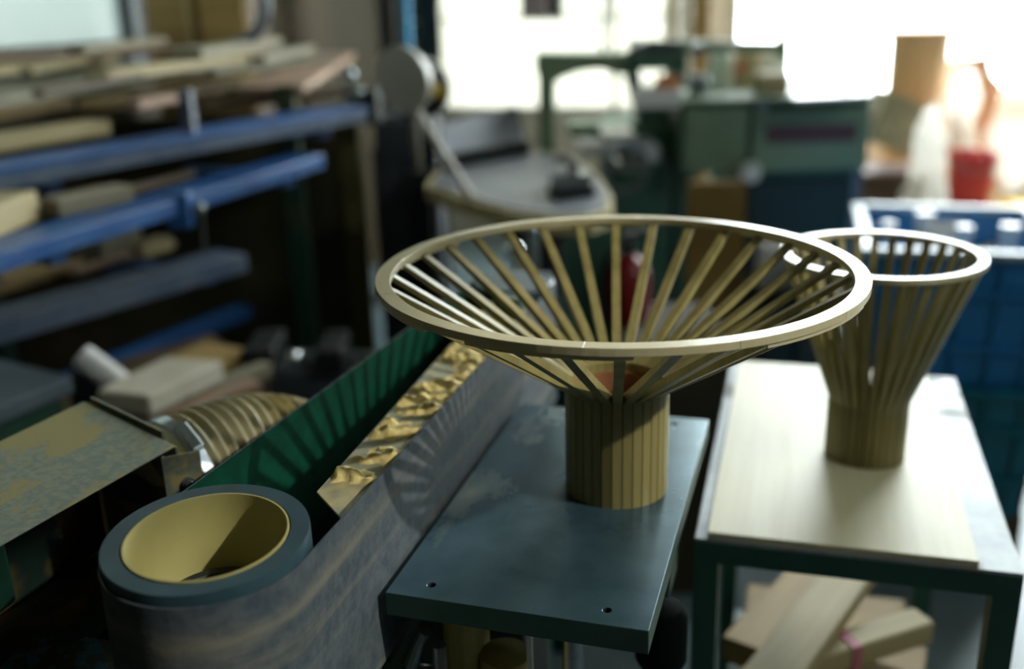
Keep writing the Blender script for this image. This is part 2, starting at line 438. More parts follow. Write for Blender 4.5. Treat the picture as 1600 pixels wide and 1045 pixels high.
# ------------------------------------------------------------------ edge belt sander (local frame: x right of the belt, y along it)
SROT = -0.2973
sander = thing('belt_sander', 'green upright edge belt sander with dusty tray and steel table under the slatted bowl', 'belt sander', (-0.1008, 0.6649, 0), SROT)
def plate_holes(xs, ys, holes, z0, z1, r, depth):
    """plate with round blind holes; xs, ys are grid lines, holes the cells (i, j) that carry a hole"""
    mb = MB(); n = 16
    for i in range(len(xs) - 1):
        for j in range(len(ys) - 1):
            x0, x1, y0, y1 = xs[i], xs[i + 1], ys[j], ys[j + 1]
            if (i, j) in holes:
                cx, cy = (x0 + x1) / 2, (y0 + y1) / 2; hx, hy = (x1 - x0) / 2, (y1 - y0) / 2
                vs = []
                for k in range(n):
                    a = 2 * PI * (k + 0.5) / n
                    c, s = math.cos(a), math.sin(a); q = 1 / max(abs(c), abs(s))
                    vs.append((cx + hx * c * q, cy + hy * s * q, z1))
                for k in range(n): a = 2 * PI * (k + 0.5) / n; vs.append((cx + r * math.cos(a), cy + r * math.sin(a), z1))
                for k in range(n): a = 2 * PI * (k + 0.5) / n; vs.append((cx + r * math.cos(a), cy + r * math.sin(a), z1 - depth))
                fs = [(k, (k + 1) % n, n + (k + 1) % n, n + k) for k in range(n)] + [(n + k, n + (k + 1) % n, 2 * n + (k + 1) % n, 2 * n + k) for k in range(n)] + [tuple(range(2 * n, 3 * n))]
                # square corners
                for sx, sy, k in ((1, 1, 1), (-1, 1, 5), (-1, -1, 9), (1, -1, 13)):
                    vs.append((cx + hx * sx, cy + hy * sy, z1)); fs.append((k, k + 1, len(vs) - 1))
                mb._add(vs, fs)
                for kk in range(len(fs)):
                    if n <= kk <= 2 * n: mb.mi[len(mb.mi) - len(fs) + kk] = 2  # hole insides take the dark slot: shade painted into the recess
            else:
                mb._add([(x0, y0, z1), (x1, y0, z1), (x1, y1, z1), (x0, y1, z1)], [(0, 1, 2, 3)])
    X0, X1, Y0, Y1 = xs[0], xs[-1], ys[0], ys[-1]
    mb.cur = 1
    mb._add([(X0, Y0, z0), (X1, Y0, z0), (X1, Y1, z0), (X0, Y1, z0)], [(0, 3, 2, 1)])
    for i in range(len(xs) - 1):
        for y in (Y0, Y1): mb._add([(xs[i], y, z0), (xs[i + 1], y, z0), (xs[i + 1], y, z1), (xs[i], y, z1)], [(0, 1, 2, 3)])
    for j in range(len(ys) - 1):
        for x in (X0, X1): mb._add([(x, ys[j], z0), (x, ys[j + 1], z0), (x, ys[j + 1], z1), (x, ys[j], z1)], [(0, 1, 2, 3)])
    return mb
hw = 0.009
table = plate_holes([0.001, 0.031 - hw, 0.031 + hw, 0.165 - hw, 0.165 + hw, 0.198], [0.0, 0.018 - hw, 0.018 + hw, 0.354 - hw, 0.354 + hw, 0.372],
                    {(1, 1), (3, 1), (1, 3), (3, 3)}, ZP - 0.019, ZP, 0.0032, 0.012).build('work_table', [STEEL_TABLE, STEEL_EDGE, DARK], sander, bevel=0.0005)
# belt loop
c1, r1, c2, r2 = Vector((-0.0735, -0.101)), 0.0675, Vector((-0.056, 0.54)), 0.05
def loop(off):
    pts = []
    a1 = math.asin((r1 - r2) / (c2 - c1).length)
    for k in range(41):
        a = -PI * k / 40
        pts.append(c1 + Vector((math.cos(a), math.sin(a))) * (r1 + off))
    for k in range(17):
        a = PI - PI * k / 16
        pts.append(c2 + Vector((math.cos(a), math.sin(a))) * (r2 + off))
    return pts
BZ0, BZ1 = ZP - 0.066, ZP + 0.084
mb = MB(); mb.smooth = True
for off, mi in ((0.0, 0), (-0.0014, 1)):
    P = loop(off); n = len(P); mb.cur = mi
    vs = [(p.x, p.y, BZ0) for p in P] + [(p.x, p.y, BZ1) for p in P]
    mb._add(vs, [(i, (i + 1) % n, n + (i + 1) % n, n + i) for i in range(n)])
mb.smooth = False; mb.cur = 0
P, Q = loop(0.0), loop(-0.0014); n = len(P)
for z in (BZ0, BZ1):
    mb._add([(p.x, p.y, z) for p in P] + [(p.x, p.y, z) for p in Q], [(i, (i + 1) % n, n + (i + 1) % n, n + i) for i in range(n)])
mb.build('sanding_belt', [BELT_OUT, BELT_IN], sander)
# near drum: rubber tyre, cream cup, hub
DZ = ZP + 0.0945
drum = MB().lathe([(0.0525, -0.004), (0.0535, 0), (0.0655, 0), (0.0658, -0.002), (0.0655, -0.155), (0.0525, -0.155)], (0, 0, 0), 72, closed=True).build('drum_tyre', RUBBER, sander, loc=(c1.x, c1.y, DZ), rot=(0.045, 0.012, 0))
cup = MB().lathe([(0.0524, 0.0006), (0.0512, 0.0006), (0.0505, -0.006), (0.0495, -0.054), (0.0465, -0.060), (0.0524, -0.060)], (0, 0, 0), 72, closed=True).build('drum_cup', CREAM, drum)
MB().lathe([(0.0001, -0.052), (0.014, -0.052), (0.016, -0.055), (0.030, -0.055), (0.034, -0.051), (0.040, -0.051), (0.044, -0.058), (0.0463, -0.059), (0.0463, -0.066), (0.0001, -0.066)], (0, 0, 0), 48).build('drum_hub', DARK, drum)
MB().cyl((0, 0, -0.053), (0, 0, -0.040), 0.008, n=6).build('hub_nut', ZINC, drum)
MB().lathe([(0.0001, BZ1 + 0.003), (0.046, BZ1 + 0.003), (0.0485, BZ1), (0.0485, BZ0), (0.0001, BZ0)], (c2.x, c2.y, 0), 48).build('idler_drum', RUBBER, sander)
# platen box with the dusty tray on top
TZ = ZP + 0.0765
mb = MB().prism([(-0.049, 0.002), (-0.012, -0.032), (-0.0085, -0.032), (-0.0085, 0.478), (-0.068, 0.478)], TZ - 0.002, TZ)
tray = mb.build('dust_tray', TRAY, sander, bevel=0.0006)
MB().prism([(-0.0125, -0.034), (-0.0085, -0.034), (-0.0085, -0.0315), (-0.0125, -0.0315)], TZ - 0.05, TZ - 0.0021).build('tray_lip', TRAY, tray)
MB().box(-0.012, -0.0085, -0.031, 0.476, BZ0, TZ - 0.0021).build('platen', DARK, sander)
MB().box(-0.047, -0.0135, 0.03, 0.47, BZ0 - 0.02, TZ - 0.0035).build('platen_box', DARK, sander)
MB().box(-0.046, -0.016, 0.425, 0.445, TZ, TZ + 0.022).build('tray_block', GREEN_D, sander)
# sawdust ridges lying in the tray
mb = MB(); NX, NY = 16, 190
def xl(y): return -0.0482 - 0.04 * y
def hgt(x, y):
    q = noise.noise(Vector((x * 26, y * 62 + 2.2 * noise.noise(Vector((x * 30, y * 9, 4))), 1.7))) + 0.45 * noise.noise(Vector((x * 150, y * 160, 3.1)))
    edge = min(1, (x - xl(y)) / 0.005, (-0.0092 - x) / 0.004, (y - 0.004) / 0.02, (0.415 - y) / 0.01)
    return max(0.0, q + 0.2) * 0.0095 * max(0, edge)
vs = []; fs = []
for j in range(NY + 1):
    for i in range(NX + 1):
        y = 0.004 + 0.411 * j / NY; x = xl(y) + (-0.0092 - xl(y)) * i / NX
        vs.append((x, y, TZ - 0.0006 + hgt(x, y)))
for j in range(NY):
    for i in range(NX):
        q = [j * (NX + 1) + i, j * (NX + 1) + i + 1, (j + 1) * (NX + 1) + i + 1, (j + 1) * (NX + 1) + i]
        if max(vs[k][2] for k in q) > TZ: fs.append(q)
mb.smooth = True; mb._add(vs, fs)
sd = mb.build('sawdust', SAWDUST, sander); sd['kind'] = 'stuff'
# body under the belt, table support, clutter of fittings below the table
MB().box(-0.125, -0.02, 0.0, 0.56, 0.0, BZ0 - 0.022).build('cabinet', GREEN_D, sander, bevel=0.006)
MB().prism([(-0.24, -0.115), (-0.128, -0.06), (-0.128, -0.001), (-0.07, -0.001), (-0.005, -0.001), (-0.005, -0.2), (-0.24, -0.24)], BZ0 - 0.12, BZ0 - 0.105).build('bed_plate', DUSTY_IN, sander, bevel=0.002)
MB().prism([(-0.284, -0.044), (-0.145, -0.041), (-0.145, -0.2), (-0.262, -0.2)], ZP - 0.06, ZP - 0.05).build('side_cover', mat('speckled_cover_paint', (52, 60, 34), (44, 52, 30), 20, .6, 0, .1, c3=(40, 82, 96), scale3=70, lo3=.52, hi3=.56, rough3=.5), sander, bevel=0.002)
MB().box(-0.24, -0.17, -0.18, -0.16, BZ0 - 0.1049, ZP - 0.0601).build('cover_bracket', GREEN_D, sander)
MB().tube([(-0.31, -0.06, ZP - 0.12), (-0.28, 0.0, ZP - 0.075), (-0.24, 0.03, ZP - 0.055), (-0.19, 0.03, ZP - 0.065), (-0.16, 0.02, ZP - 0.10), (-0.15, 0.01, ZP - 0.17)], [.02, .022, .022, .022, .022, .022], 16).build('dust_elbow', DUSTY_IN, sander)
MB().box(-0.2, -0.03, -0.19, -0.002, 0.0, BZ0 - 0.121).build('drum_pedestal', GREEN_D, sander, bevel=0.005)
MB().cyl((c1.x, c1.y, BZ0 - 0.104), (c1.x, c1.y, DZ - 0.070), 0.018).build('drum_shaft', ZINC, sander)
MB().bar((0.02, 0.19, ZP - 0.05), (0.19, 0.19, ZP - 0.05), 0.05, 0.062).build('table_bracket', GREEN_D, sander, bevel=0.003)
MB().box(-0.0195, 0.06, 0.16, 0.24, 0.3, ZP - 0.082).build('bracket_slide', DARK, sander, bevel=0.003)
MB().cyl((0.12, 0.1, 0.0), (0.12, 0.1, ZP - 0.0195), 0.009).build('table_post', ZINC, sander)
MB().lathe([(0.0001, 0.0), (0.02, 0.0), (0.023, 0.006), (0.023, 0.05), (0.018, 0.058), (0.01, 0.061), (0.0001, 0.061)], (0.183, 0.17, ZP - 0.15), 32).build('motor_housing', mat('matt_black_rubber', (14, 22, 20), None, rough=.9, spec=.1), sander)
MB().cyl((0.183, 0.17, 0.0), (0.183, 0.17, ZP - 0.151), 0.012).build('motor_stem', DARK, sander)
MB().box(0.022, 0.05, 0.05, 0.1, ZP - 0.12, ZP - 0.021).build('dusty_casting', YDUST, sander, bevel=0.008)
MB().lathe([(0.0001, 0), (0.02, 0), (0.021, 0.004), (0.021, 0.07), (0.0001, 0.074)], (0.07, 0.07, ZP - 0.16), 24).build('dusty_boss', YDUST, sander)
MB().cyl((0.07, 0.07, 0.3), (0.07, 0.07, ZP - 0.161), 0.012).build('boss_rod', DARK, sander)
MB().box(0.0945, 0.0985, 0.05, 0.055, 0.5, ZP - 0.0195).build('support_strip', WHITE, sander)
MB().tube([(0.004, 0.03, ZP - 0.085), (0.012, 0.03, ZP - 0.062), (0.018, 0.03, ZP - 0.05)], [0.007, 0.005, 0.006], 10).build('clamp_lever', ZINC, sander)
MB().cyl((0.002, 0.03, ZP - 0.093), (0.022, 0.03, ZP - 0.093), 0.009, n=8).build('clamp_nut', ZINC, sander)
MB().tube([(0.03, 0.028, ZP - 0.06), (0.03, 0.028, ZP - 0.2)], 0.006, 10).build('clamp_screw', ZINC, sander)

# ------------------------------------------------------------------ dust hood and flexible hose, left of the belt
hood = thing('dust_hood', 'dusty sheet metal extraction hood beside the drum of the belt sander', 'dust hood', (-0.1008, 0.6649, 0), SROT)
HZ = ZP + 0.074
hp = [(-0.2035, 0.052), (-0.343, 0.118), (-0.405, -0.36), (-0.262, -0.36)]
MB().prism(hp, HZ - 0.0015, HZ).build('top_plate', DUSTY, hood, bevel=0.0006)
# back end plate with its folded flange and screw
def quadplate(a, b, z0, z1, th):
    a, b = Vector(a), Vector(b); d = (b - a).normalized(); nrm = Vector((-d.y, d.x)) * th
    return MB().prism([a, b, b + nrm, a + nrm], z0, z1)
quadplate((-0.2035, 0.0535), (-0.343, 0.1195), HZ - 0.15, HZ - 0.002, -0.002).build('end_plate', DUSTY, hood)
quadplate((-0.226, 0.068), (-0.338, 0.121), HZ - 0.012, HZ + 0.0035, -0.0025).build('top_flange', DUSTY, hood, bevel=0.0005)
fl = quadplate((-0.2055, 0.036), (-0.183, 0.057), HZ - 0.085, HZ - 0.004, 0.002).build('end_flange', DUSTY, hood, bevel=0.0006)
quadplate((-0.2075, 0.040), (-0.2055, 0.0375), HZ - 0.085, HZ - 0.004, 0.002).build('flange_return', DUSTY, hood)
MB().cyl((-0.192, 0.0485, HZ - 0.030), (-0.1897, 0.0463, HZ - 0.030), 0.0052, n=12).build('screw', ZINC, fl)
MB().cyl((-0.1897, 0.0463, HZ - 0.030), (-0.188, 0.0445, HZ - 0.030), 0.0036, n=6).build('screw_head', ZINC, fl)
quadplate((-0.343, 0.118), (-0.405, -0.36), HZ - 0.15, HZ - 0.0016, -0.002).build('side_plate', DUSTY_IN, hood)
mb = MB(); pts = []
for k in range(13):
    q = k / 12; pts.append((q, 0.15 - 0.10 * q * q))
vs = []; fs = []
for q, dz in pts:
    a = Vector((-0.343 + 0.14 * q, 0.116 - 0.064 * q)); b = Vector((-0.405 + 0.143 * q, -0.36))
    z = HZ - 0.15 + 0.02 * math.sin(q * PI)
    vs += [(a.x, a.y, z), (b.x, b.y, z)]
for k in range(12): fs.append((2 * k, 2 * k + 1, 2 * k + 3, 2 * k + 2))
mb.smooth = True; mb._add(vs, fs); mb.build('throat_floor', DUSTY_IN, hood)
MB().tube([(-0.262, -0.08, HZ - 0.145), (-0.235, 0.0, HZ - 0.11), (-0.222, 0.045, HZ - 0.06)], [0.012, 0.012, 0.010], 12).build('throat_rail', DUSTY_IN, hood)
MB().box(-0.262, -0.243, -0.125, -0.095, HZ - 0.06, HZ - 0.002).build('latch', GREEN_D, hood, bevel=0.004)
for q in ((-0.36, -0.3), (-0.29, -0.3), (-0.31, 0.05)):
    MB().cyl((q[0], q[1], 0.0), (q[0], q[1], HZ - 0.149), 0.01).build('leg', DARK, hood)
# hose: ribbed, leaves the hood's end, bends towards the floor behind the belt
hose = thing('flexible_hose', 'ribbed dusty dust-extraction hose clamped to the end of the metal hood', 'hose', (-0.1008, 0.6649, 0), SROT)
def bez(p0, p1, p2, p3, t):
    return p0 * (1 - t) ** 3 + p1 * 3 * t * (1 - t) ** 2 + p2 * 3 * t * t * (1 - t) + p3 * t ** 3
A = [Vector((-0.268, 0.087, HZ - 0.07)), Vector((-0.22, 0.20, HZ - 0.045)), Vector((-0.165, 0.30, HZ - 0.07)), Vector((-0.19, 0.33, HZ - 0.32))]
pts = []; rad = []; ST = 260
for k in range(ST + 1):
    t = k / ST; pts.append(bez(*A, t)); rad.append(0.0505 + 0.0028 * math.cos(2 * PI * t * 36))
pts.append(Vector((-0.20, 0.34, 0.02))); rad.append(0.05)
MB().tube(pts, rad, 36).build('hose_tube', HOSE, hose)
t = 0.1; p0 = bez(*A, t); d = (bez(*A, t + .01) - bez(*A, t - .01)).normalized()
cl = MB().tube([p0 - d * 0.006, p0 - d * 0.006, p0 + d * 0.006, p0 + d * 0.006], [0.053, 0.0556, 0.0556, 0.053], 40, caps=False).build('hose_clamp', ZINC, hose)
sidev = d.cross(Vector((0, 0, 1))).normalized(); upv = sidev.cross(d)
q0 = p0 + (sidev * 0.62 + upv * 0.785) * 0.0575
tang = (sidev * 0.785 - upv * 0.62)
MB().bar(q0 - tang * 0.018, q0 + tang * 0.012, 0.013, 0.009, up=(q0 - p0).normalized()).build('clamp_housing', ZINC, cl, bevel=0.002)
MB().bar(q0 + tang * 0.012, q0 + tang * 0.045 - (q0 - p0) * 0.2, 0.010, 0.0015, up=(q0 - p0).normalized()).build('clamp_tail', ZINC, cl)

# ------------------------------------------------------------------ welded stand with board
STROT = -0.2765
stand = thing('steel_stand', 'dark green welded steel stand carrying the plywood board', 'stand', (0.1723, 0.8867, 0), STROT)
MB().box(0, 0.295, 0, 0.498, ZS - 0.004, ZS).build('top_plate', STAND_TOP, stand, bevel=0.001)
LW = 0.024
for x0, x1, y0, y1, nm in ((0, .295, 0, LW, 'rail'), (0, .295, .498 - LW, .498, 'rail'), (0, LW, LW, .498 - LW, 'rail'), (.295 - LW, .295, LW, .498 - LW, 'rail')):
    MB().box(x0, x1, y0, y1, ZS - 0.026, ZS - 0.0041).build(nm, STAND_LEG, stand)
for x in (0, .295 - LW):
    for y in (0, .498 - LW):
        MB().box(x, x + LW, y, y + LW, 0, ZS - 0.0261).build('leg', STAND_LEG, stand)
SHZ = 0.36
MB().box(LW, .295 - LW, 0.001, .497, SHZ - 0.004, SHZ).build('lower_shelf', STAND_LEG, stand)
bd = thing('plywood_board', 'pale plywood board lying on the welded steel stand under the basket', 'board', (0.1723, 0.8867, 0), STROT)
MB().box(0.012, 0.257, 0.004, 0.492, ZS, ZS + 0.006).build('panel', W_PLY, bd, bevel=0.0006)
#PART2
# ------------------------------------------------------------------ helpers for the things further back
def frame_obj(o, a, b):
    """put local X along a-b, origin in the middle"""
    a, b = Vector(a), Vector(b); x = (b - a).normalized()
    y = Vector((0, 0, 1)).cross(x)
    if y.length < 1e-4: y = Vector((0, 1, 0))
    y.normalize(); z = x.cross(y)
    o.matrix_world = Matrix.Translation((a + b) / 2) @ Matrix((x, y, z)).transposed().to_4x4()
def plank(label, a, b, wd, th, m, group=None, name='plank', cat='plank'):
    """a board from point a to point b (middle of its underside)"""
    a, b = Vector(a), Vector(b); ln = (b - a).length
    rnd = random.uniform(-0.06, 0.06) * wd
    mb = MB().hexa([(-ln / 2, -wd / 2, 0), (ln / 2, -wd / 2 - rnd, 0), (ln / 2, wd / 2, 0), (-ln / 2, wd / 2 + rnd, 0),
                    (-ln / 2, -wd / 2, th), (ln / 2, -wd / 2 - rnd, th), (ln / 2, wd / 2, th), (-ln / 2, wd / 2 + rnd, th)])
    o = mb.build(name, m, bevel=min(0.003, th * 0.2)); frame_obj(o, a, b)
    return tag(o, label, cat, group)
def face(u0, v0, u1, v1, y):
    """metres of a pixel rectangle standing at depth y: x0, x1, z0, z1"""
    um, vm = (u0 + u1) / 2, (v0 + v1) / 2
    return py(u0, vm, y).x, py(u1, vm, y).x, py(um, v1, y).z, py(um, v0, y).z
def outline(pix, y, d):
    """polygon given in pixels at depth y, standing upright, d thick towards the back"""
    q = [py(u, v, y) for u, v in pix]; n = len(q); mb = MB()
    vs = [(p.x, y, p.z) for p in q] + [(p.x, y + d, p.z) for p in q]
    mb._add(vs, [tuple(range(n)), tuple(range(2 * n - 1, n - 1, -1))] + [(i, (i + 1) % n, n + (i + 1) % n, n + i) for i in range(n)])
    return mb
def slab(pix, z0, z1):
    """lying slab whose top outline is given in pixels at height z1"""
    return MB().prism([tuple(pz(u, v, z1))[:2] for u, v in pix], z0, z1)

# ------------------------------------------------------------------ lumber rack on the left
rack = thing('lumber_rack', 'blue and green steel lumber rack loaded with boards along the left wall', 'rack')
RK = {}
def beam(key, e0, e1, y1, dpt, hgt, m, face_m=None):
    b = py(e1[0], e1[1], y1); a = pz(e0[0], e0[1], b.z)
    d = (b - a).normalized(); a = a - d * 0.35
    o = MB().bar(a - Vector((0, 0, hgt / 2)), b - Vector((0, 0, hgt / 2)), dpt, hgt).build('beam', m, rack, bevel=0.003)
    if face_m:
        n = d.cross(Vector((0, 0, 1))); off = n * (dpt / 2 + 0.002) - Vector((0, 0, hgt * 0.62))
        MB().bar(a + off, b + off, 0.004, hgt * 0.7).build('beam_edge', face_m, o)
    RK[key] = (a, b, b.z)
beam(1, (0, 256), (545, 165), 2.6, 0.11, 0.036, BLUE, BLUE_G)
beam(2, (30, 372), (480, 240), 2.42, 0.09, 0.032, BLUE)
beam(3, (0, 490), (362, 392), 2.2, 0.10, 0.04, BLUE_G)
beam(4, (150, 570), (380, 476), 2.62, 0.06, 0.03, BLUE)
for key, fr_ in ((1, 0.97), (1, 0.30)):
    a, b, z = RK[key]; q = a.lerp(b, fr_) + Vector((-0.14, 0.07, 0))
    MB().box(q.x - .025, q.x + .025, q.y - .025, q.y + .025, 0, z + 0.05).build('upright', GREEN_D, rack, bevel=0.003)
for key in (1, 2, 3):
    a, b, z = RK[key]
    for f_ in (0.35, 0.93):
        q = a.lerp(b, f_); dd = Vector((-0.5, 0.25, 0)).normalized()
        hh = 0.036 if key == 1 else 0.03
        MB().bar(q + Vector((0, 0, -hh - 0.016)), q + dd * 0.3 + Vector((0, 0, -hh - 0.016)), 0.035, 0.03).build('arm', BLUE, rack)
a, b, z = RK[2]; q = a.lerp(b, 0.62)
MB().box(q.x - .01, q.x + .035, q.y - .075, q.y - .035, z - 0.06, z + 0.008).build('bracket', BLUE, rack, bevel=0.006)
MB().blob(tuple(py(310, 325, 1.95)), (0.013,) * 3, 1, 0.0).build('knob', ZINC, rack)
MB().tube([py(311, 333, 1.95), py(316, 392, 1.95)], 0.008).build('knob_stem', DARK, rack)
p_ = py(295, 162, 2.2); MB().box(p_.x - .012, p_.x + .012, 2.17, 2.2, RK[1][2], p_.z + .03).build('stub', GREY, rack)
# end fitting of the top beam
e = RK[1][1]
for k, (u, v, r) in enumerate(((548, 118, .014), (560, 148, .016), (575, 170, .012), (545, 160, .014))):
    MB().blob(tuple(py(u, v, 2.62)), (r, r, r * 1.2), k, 0.15).build('end_bolt', ZINC, rack)
MB().box(e.x - .01, e.x + .07, e.y + .01, e.y + .09, e.z - .05, e.z + .035).build('end_bracket', DARK, rack, bevel=0.008)
G = 'boards on the lumber rack'
Z1 = RK[1][2]; Z2 = RK[2][2]; Z3 = RK[3][2]
for lab, e0, e1, z, wd, th, m in (
    ('dark olive board lying right on the top beam of the lumber rack', (300, 172), (530, 148), Z1 + .001, .12, .022, W_DARK),
    ('short pale plank lying flat on the front of the top blue beam', (-60, 244), (158, 208), Z1 + .001, .07, .03, W_PALE),
    ('brown plank under the pile, its end over the dark gap', (150, 172), (398, 128), Z1 + .024, .10, .02, W_TAN),
    ('orange-brown plank end at the left edge above the dark gap', (-60, 196), (98, 170), Z1 + .036, .08, .022, W_TAN),
    ('wide pinkish board at the far end of the rack top', (425, 148), (520, 92), Z1 + .03, .16, .02, W_PINK),
    ('long grey plank slanting across the front of the pile', (-80, 178), (386, 100), 1.082, .10, .022, W_GREY),
    ('pale plank with a clean cut end in the middle of the pile', (150, 128), (392, 96), 1.108, .07, .022, W_PALE),
    ('olive plank lying under the pile at its left', (-60, 150), (200, 118), 1.06, .12, .02, W_GREY),
    ('wide yellowish board at the back left of the pile', (-60, 122), (160, 98), 1.106, .14, .02, W_PALE),
    ('pink-grey plank near the top of the pile below the frosted window', (-40, 100), (262, 80), 1.132, .09, .016, W_PINK),
    ('topmost dark-edged plank just under the frosted window', (-40, 86), (196, 70), 1.152, .05, .012, W_DARK),
    ('pale curved offcut on top of the pile right of the frosted window', (285, 92), (418, 72), 1.132, .10, .022, W_GREY),
    ('thin grey plank behind the pinkish board', (400, 100), (480, 82), 1.105, .05, .02, W_GREY),
    ('narrow brown strip lying on the long grey slanting plank', (60, 152), (300, 108), 1.105, .025, .012, W_DARK),
    ('short pale strip lying crosswise on the yellowish board', (40, 116), (130, 100), 1.127, .03, .014, W_PALE),
    ('thin olive lath sticking out above the wide pinkish board', (330, 120), (520, 96), 1.128, .022, .012, W_GREY),
    ('dark lath lying on the brown plank over the gap', (210, 160), (372, 134), Z1 + .045, .03, .014, W_DARK),
    ('bent grey offcut resting on the topmost planks', (120, 84), (250, 66), 1.165, .035, .012, W_GREY),
    ('short reddish offcut in the gap below the slanting plank', (205, 172), (268, 160), Z1 + .046, .04, .018, W_PINK),
    ('small pale block beside the chrome knob on the third beam', (215, 402), (262, 388), Z3 + .016, .04, .03, W_PALE),
    ('thin brown lath along the second beam', (150, 318), (300, 276), Z2 + .001, .02, .014, W_DARK),
    ('pale thin offcut lying on the second blue beam', (60, 326), (178, 300), Z2 + .001, .08, .012, W_PALE),
    ('olive offcut under the pale one on the second beam', (80, 338), (196, 312), Z2 + .001, .05, .03, W_GREY),
    ('cream block end at the left edge on the second beam', (-80, 392), (36, 342), Z2 + .001, .07, .05, W_PALE),
    ('thin pinkish strip lying on the grey third beam', (112, 432), (270, 384), Z3 + .001, .03, .014, W_PINK),
    ('tan plank at the left edge on the third beam', (-60, 468), (108, 414), Z3 + .001, .10, .02, W_TAN),
    ('short pale block standing behind the pinkish strip', (140, 408), (205, 382), Z3 + .001, .07, .06, W_GREY)):
    plank(lab, pz(*e0, z), pz(*e1, z), wd, th, m, G)
# dark sheet leaning on the wall behind the rack
x0, x1, z0, z1 = face(330, 180, 600, 560, 2.95)
tag(MB().box(x0 - .7, x1 - .06, 2.95, 2.98, 0.0, z1).build('wall_sheet', mat('dark_plywood_sheet', (66, 60, 30), (52, 48, 26), 4, 0.8)), 'dark olive plywood sheet standing behind the lumber rack', 'sheet')
x0, x1, z0, z1 = face(556, 170, 592, 560, 2.75)
plank('yellow-brown post standing at the far end of the lumber rack', (x0 + .03, 2.75, 0), (x0 + .03, 2.75, z1 - .02), .065, .05, wood('post_timber', (88, 82, 36), (74, 68, 28), 'x', .7, 0, 20), name='post', cat='post')
# brown cupboard panel and curved pipe in front of the left wall
x0, x1, z0, z1 = face(236, 0, 392, 120, 3.05)
cp = thing('brown_cupboard', 'brown wooden cupboard behind the lumber pile beside the frosted window', 'cupboard')
MB().box(x0, x1, 3.05, 3.3, 0, 1.45).build('body', W_DARK, cp)
for f_ in (0.02, 0.52): MB().box(x0 + (x1 - x0) * f_, x0 + (x1 - x0) * (f_ + .46), 3.035, 3.0499, 0.1, 1.42).build('door', W_TAN, cp)
MB().box(x0 + (x1 - x0) * .40, x0 + (x1 - x0) * .44, 3.02, 3.0349, 0.8, 1.42).build('door_batten', W_PALE, cp)
tag(MB().tube([py(u, v, 2.75) for u, v in ((392, -60), (408, -20), (414, 10), (408, 40), (390, 62), (360, 74))], 0.017, 12).build('curved_duct', GREY), 'grey curved flexible duct hanging above the lumber pile', 'duct')
# steel columns in the far left corner
for lab, u0, u1, m, nm, y in (('grey steel post left of the shiny blue pipe', 590, 613, GREY_D, 'steel_post', 4.3), ('shiny blue steel pipe in the dark corner', 621, 642, mat('shiny_blue_paint', (40, 120, 160), None, rough=.2, metal=.3), 'blue_pipe', 4.25),
                          ('dark teal steel column right of the shiny blue pipe', 652, 686, mat('dark_teal_paint', (12, 44, 52), None, rough=.4), 'steel_column', 4.3)):
    x0, x1, _, _ = face(u0, 0, u1, 60, y); r = (x1 - x0) / 2
    if nm == 'blue_pipe': mb = MB().cyl(((x0 + x1) / 2, y, 0), ((x0 + x1) / 2, y, HCEIL), r)
    else:
        mb = MB().box(x0, x1, y, y + .012, 0, HCEIL).box(x0, x1, y + .09, y + .102, 0, HCEIL).box((x0 + x1) / 2 - .005, (x0 + x1) / 2 + .005, y + .012, y + .09, 0, HCEIL)
    tag(mb.build(nm, m), lab, 'column' if nm != 'blue_pipe' else 'pipe')

# ------------------------------------------------------------------ low machines and bench between rack and sander
pl = thing('planer', 'grey-topped green planer at the left edge in front of the rack', 'planer')
A_, B_, E_ = pz(112, 588, .70), pz(0, 634, .70), pz(0, 560, .70)
quad = [A_, B_ + (B_ - A_) * 1.5, B_ + (B_ - A_) * 1.5 + (E_ - A_) * 1.2, E_ + (E_ - A_) * 0.6]
MB().prism([(p.x, p.y) for p in quad], .672, .70).build('table', mat('planer_bed', (70, 82, 88), (80, 92, 98), 8, .5, .2), pl, bevel=.003)
c_ = sum(quad, Vector()) / 4
MB().prism([tuple((c_ + (p - c_) * .9).xy) for p in quad], 0, .6715).build('body', GREEN_D, pl)
bench = thing('low_bench', 'low cluttered wooden bench between the lumber rack and the hose', 'bench')
BT = 0.60
bq = [pz(130, 700, BT), pz(420, 590, BT), pz(330, 520, BT), pz(60, 600, BT)]
MB().prism([(p.x, p.y) for p in bq], BT - .03, BT).build('top', W_DARK, bench)
cc = sum(bq, Vector()) / 4
for p in bq:
    q = p.lerp(cc, .12); MB().box(q.x - .02, q.x + .02, q.y - .02, q.y + .02, 0, BT - .0301).build('leg', W_DARK, bench)
G2 = 'boards on the low bench'
plank('pinkish plank lying along the near edge of the low bench', pz(215, 672, BT), pz(395, 606, BT), .06, .02, W_PINK, G2)
plank('dark grey plank beside the pinkish one on the low bench', pz(290, 640, BT), pz(420, 588, BT), .03, .03, W_GREY, G2)
plank('brown plank lying under the pale thick board on the low bench', pz(190, 636, BT), pz(352, 560, BT), .10, .03, W_TAN, G2)
tag(slab([(150, 610), (260, 556), (347, 563), (231, 618)], BT + .0305, BT + .068).build('thick_board', mat('cream_block', (206, 198, 178), (192, 184, 160), 8, .6), bevel=.004), 'thick cream coloured board lying askew on the low bench', 'board', G2)
a = pz(128, 556, BT + .10); b = pz(196, 606, BT + .045)
rl = thing('paper_roll', 'glossy white roll lying beside the thick cream board', 'roll')
d_ = (b - a)
MB().tube([a, b], .022, 24, caps=False).tube([a, b], .018, 24, caps=False).build('sheet', WHITE, rl)
mb = MB()
for q in (a + d_ * .1, a + d_ * .9): mb.box(q.x - .03, q.x + .03, q.y - .02, q.y + .02, BT, q.z - .0225)
mb.build('cradle', DARK, rl)
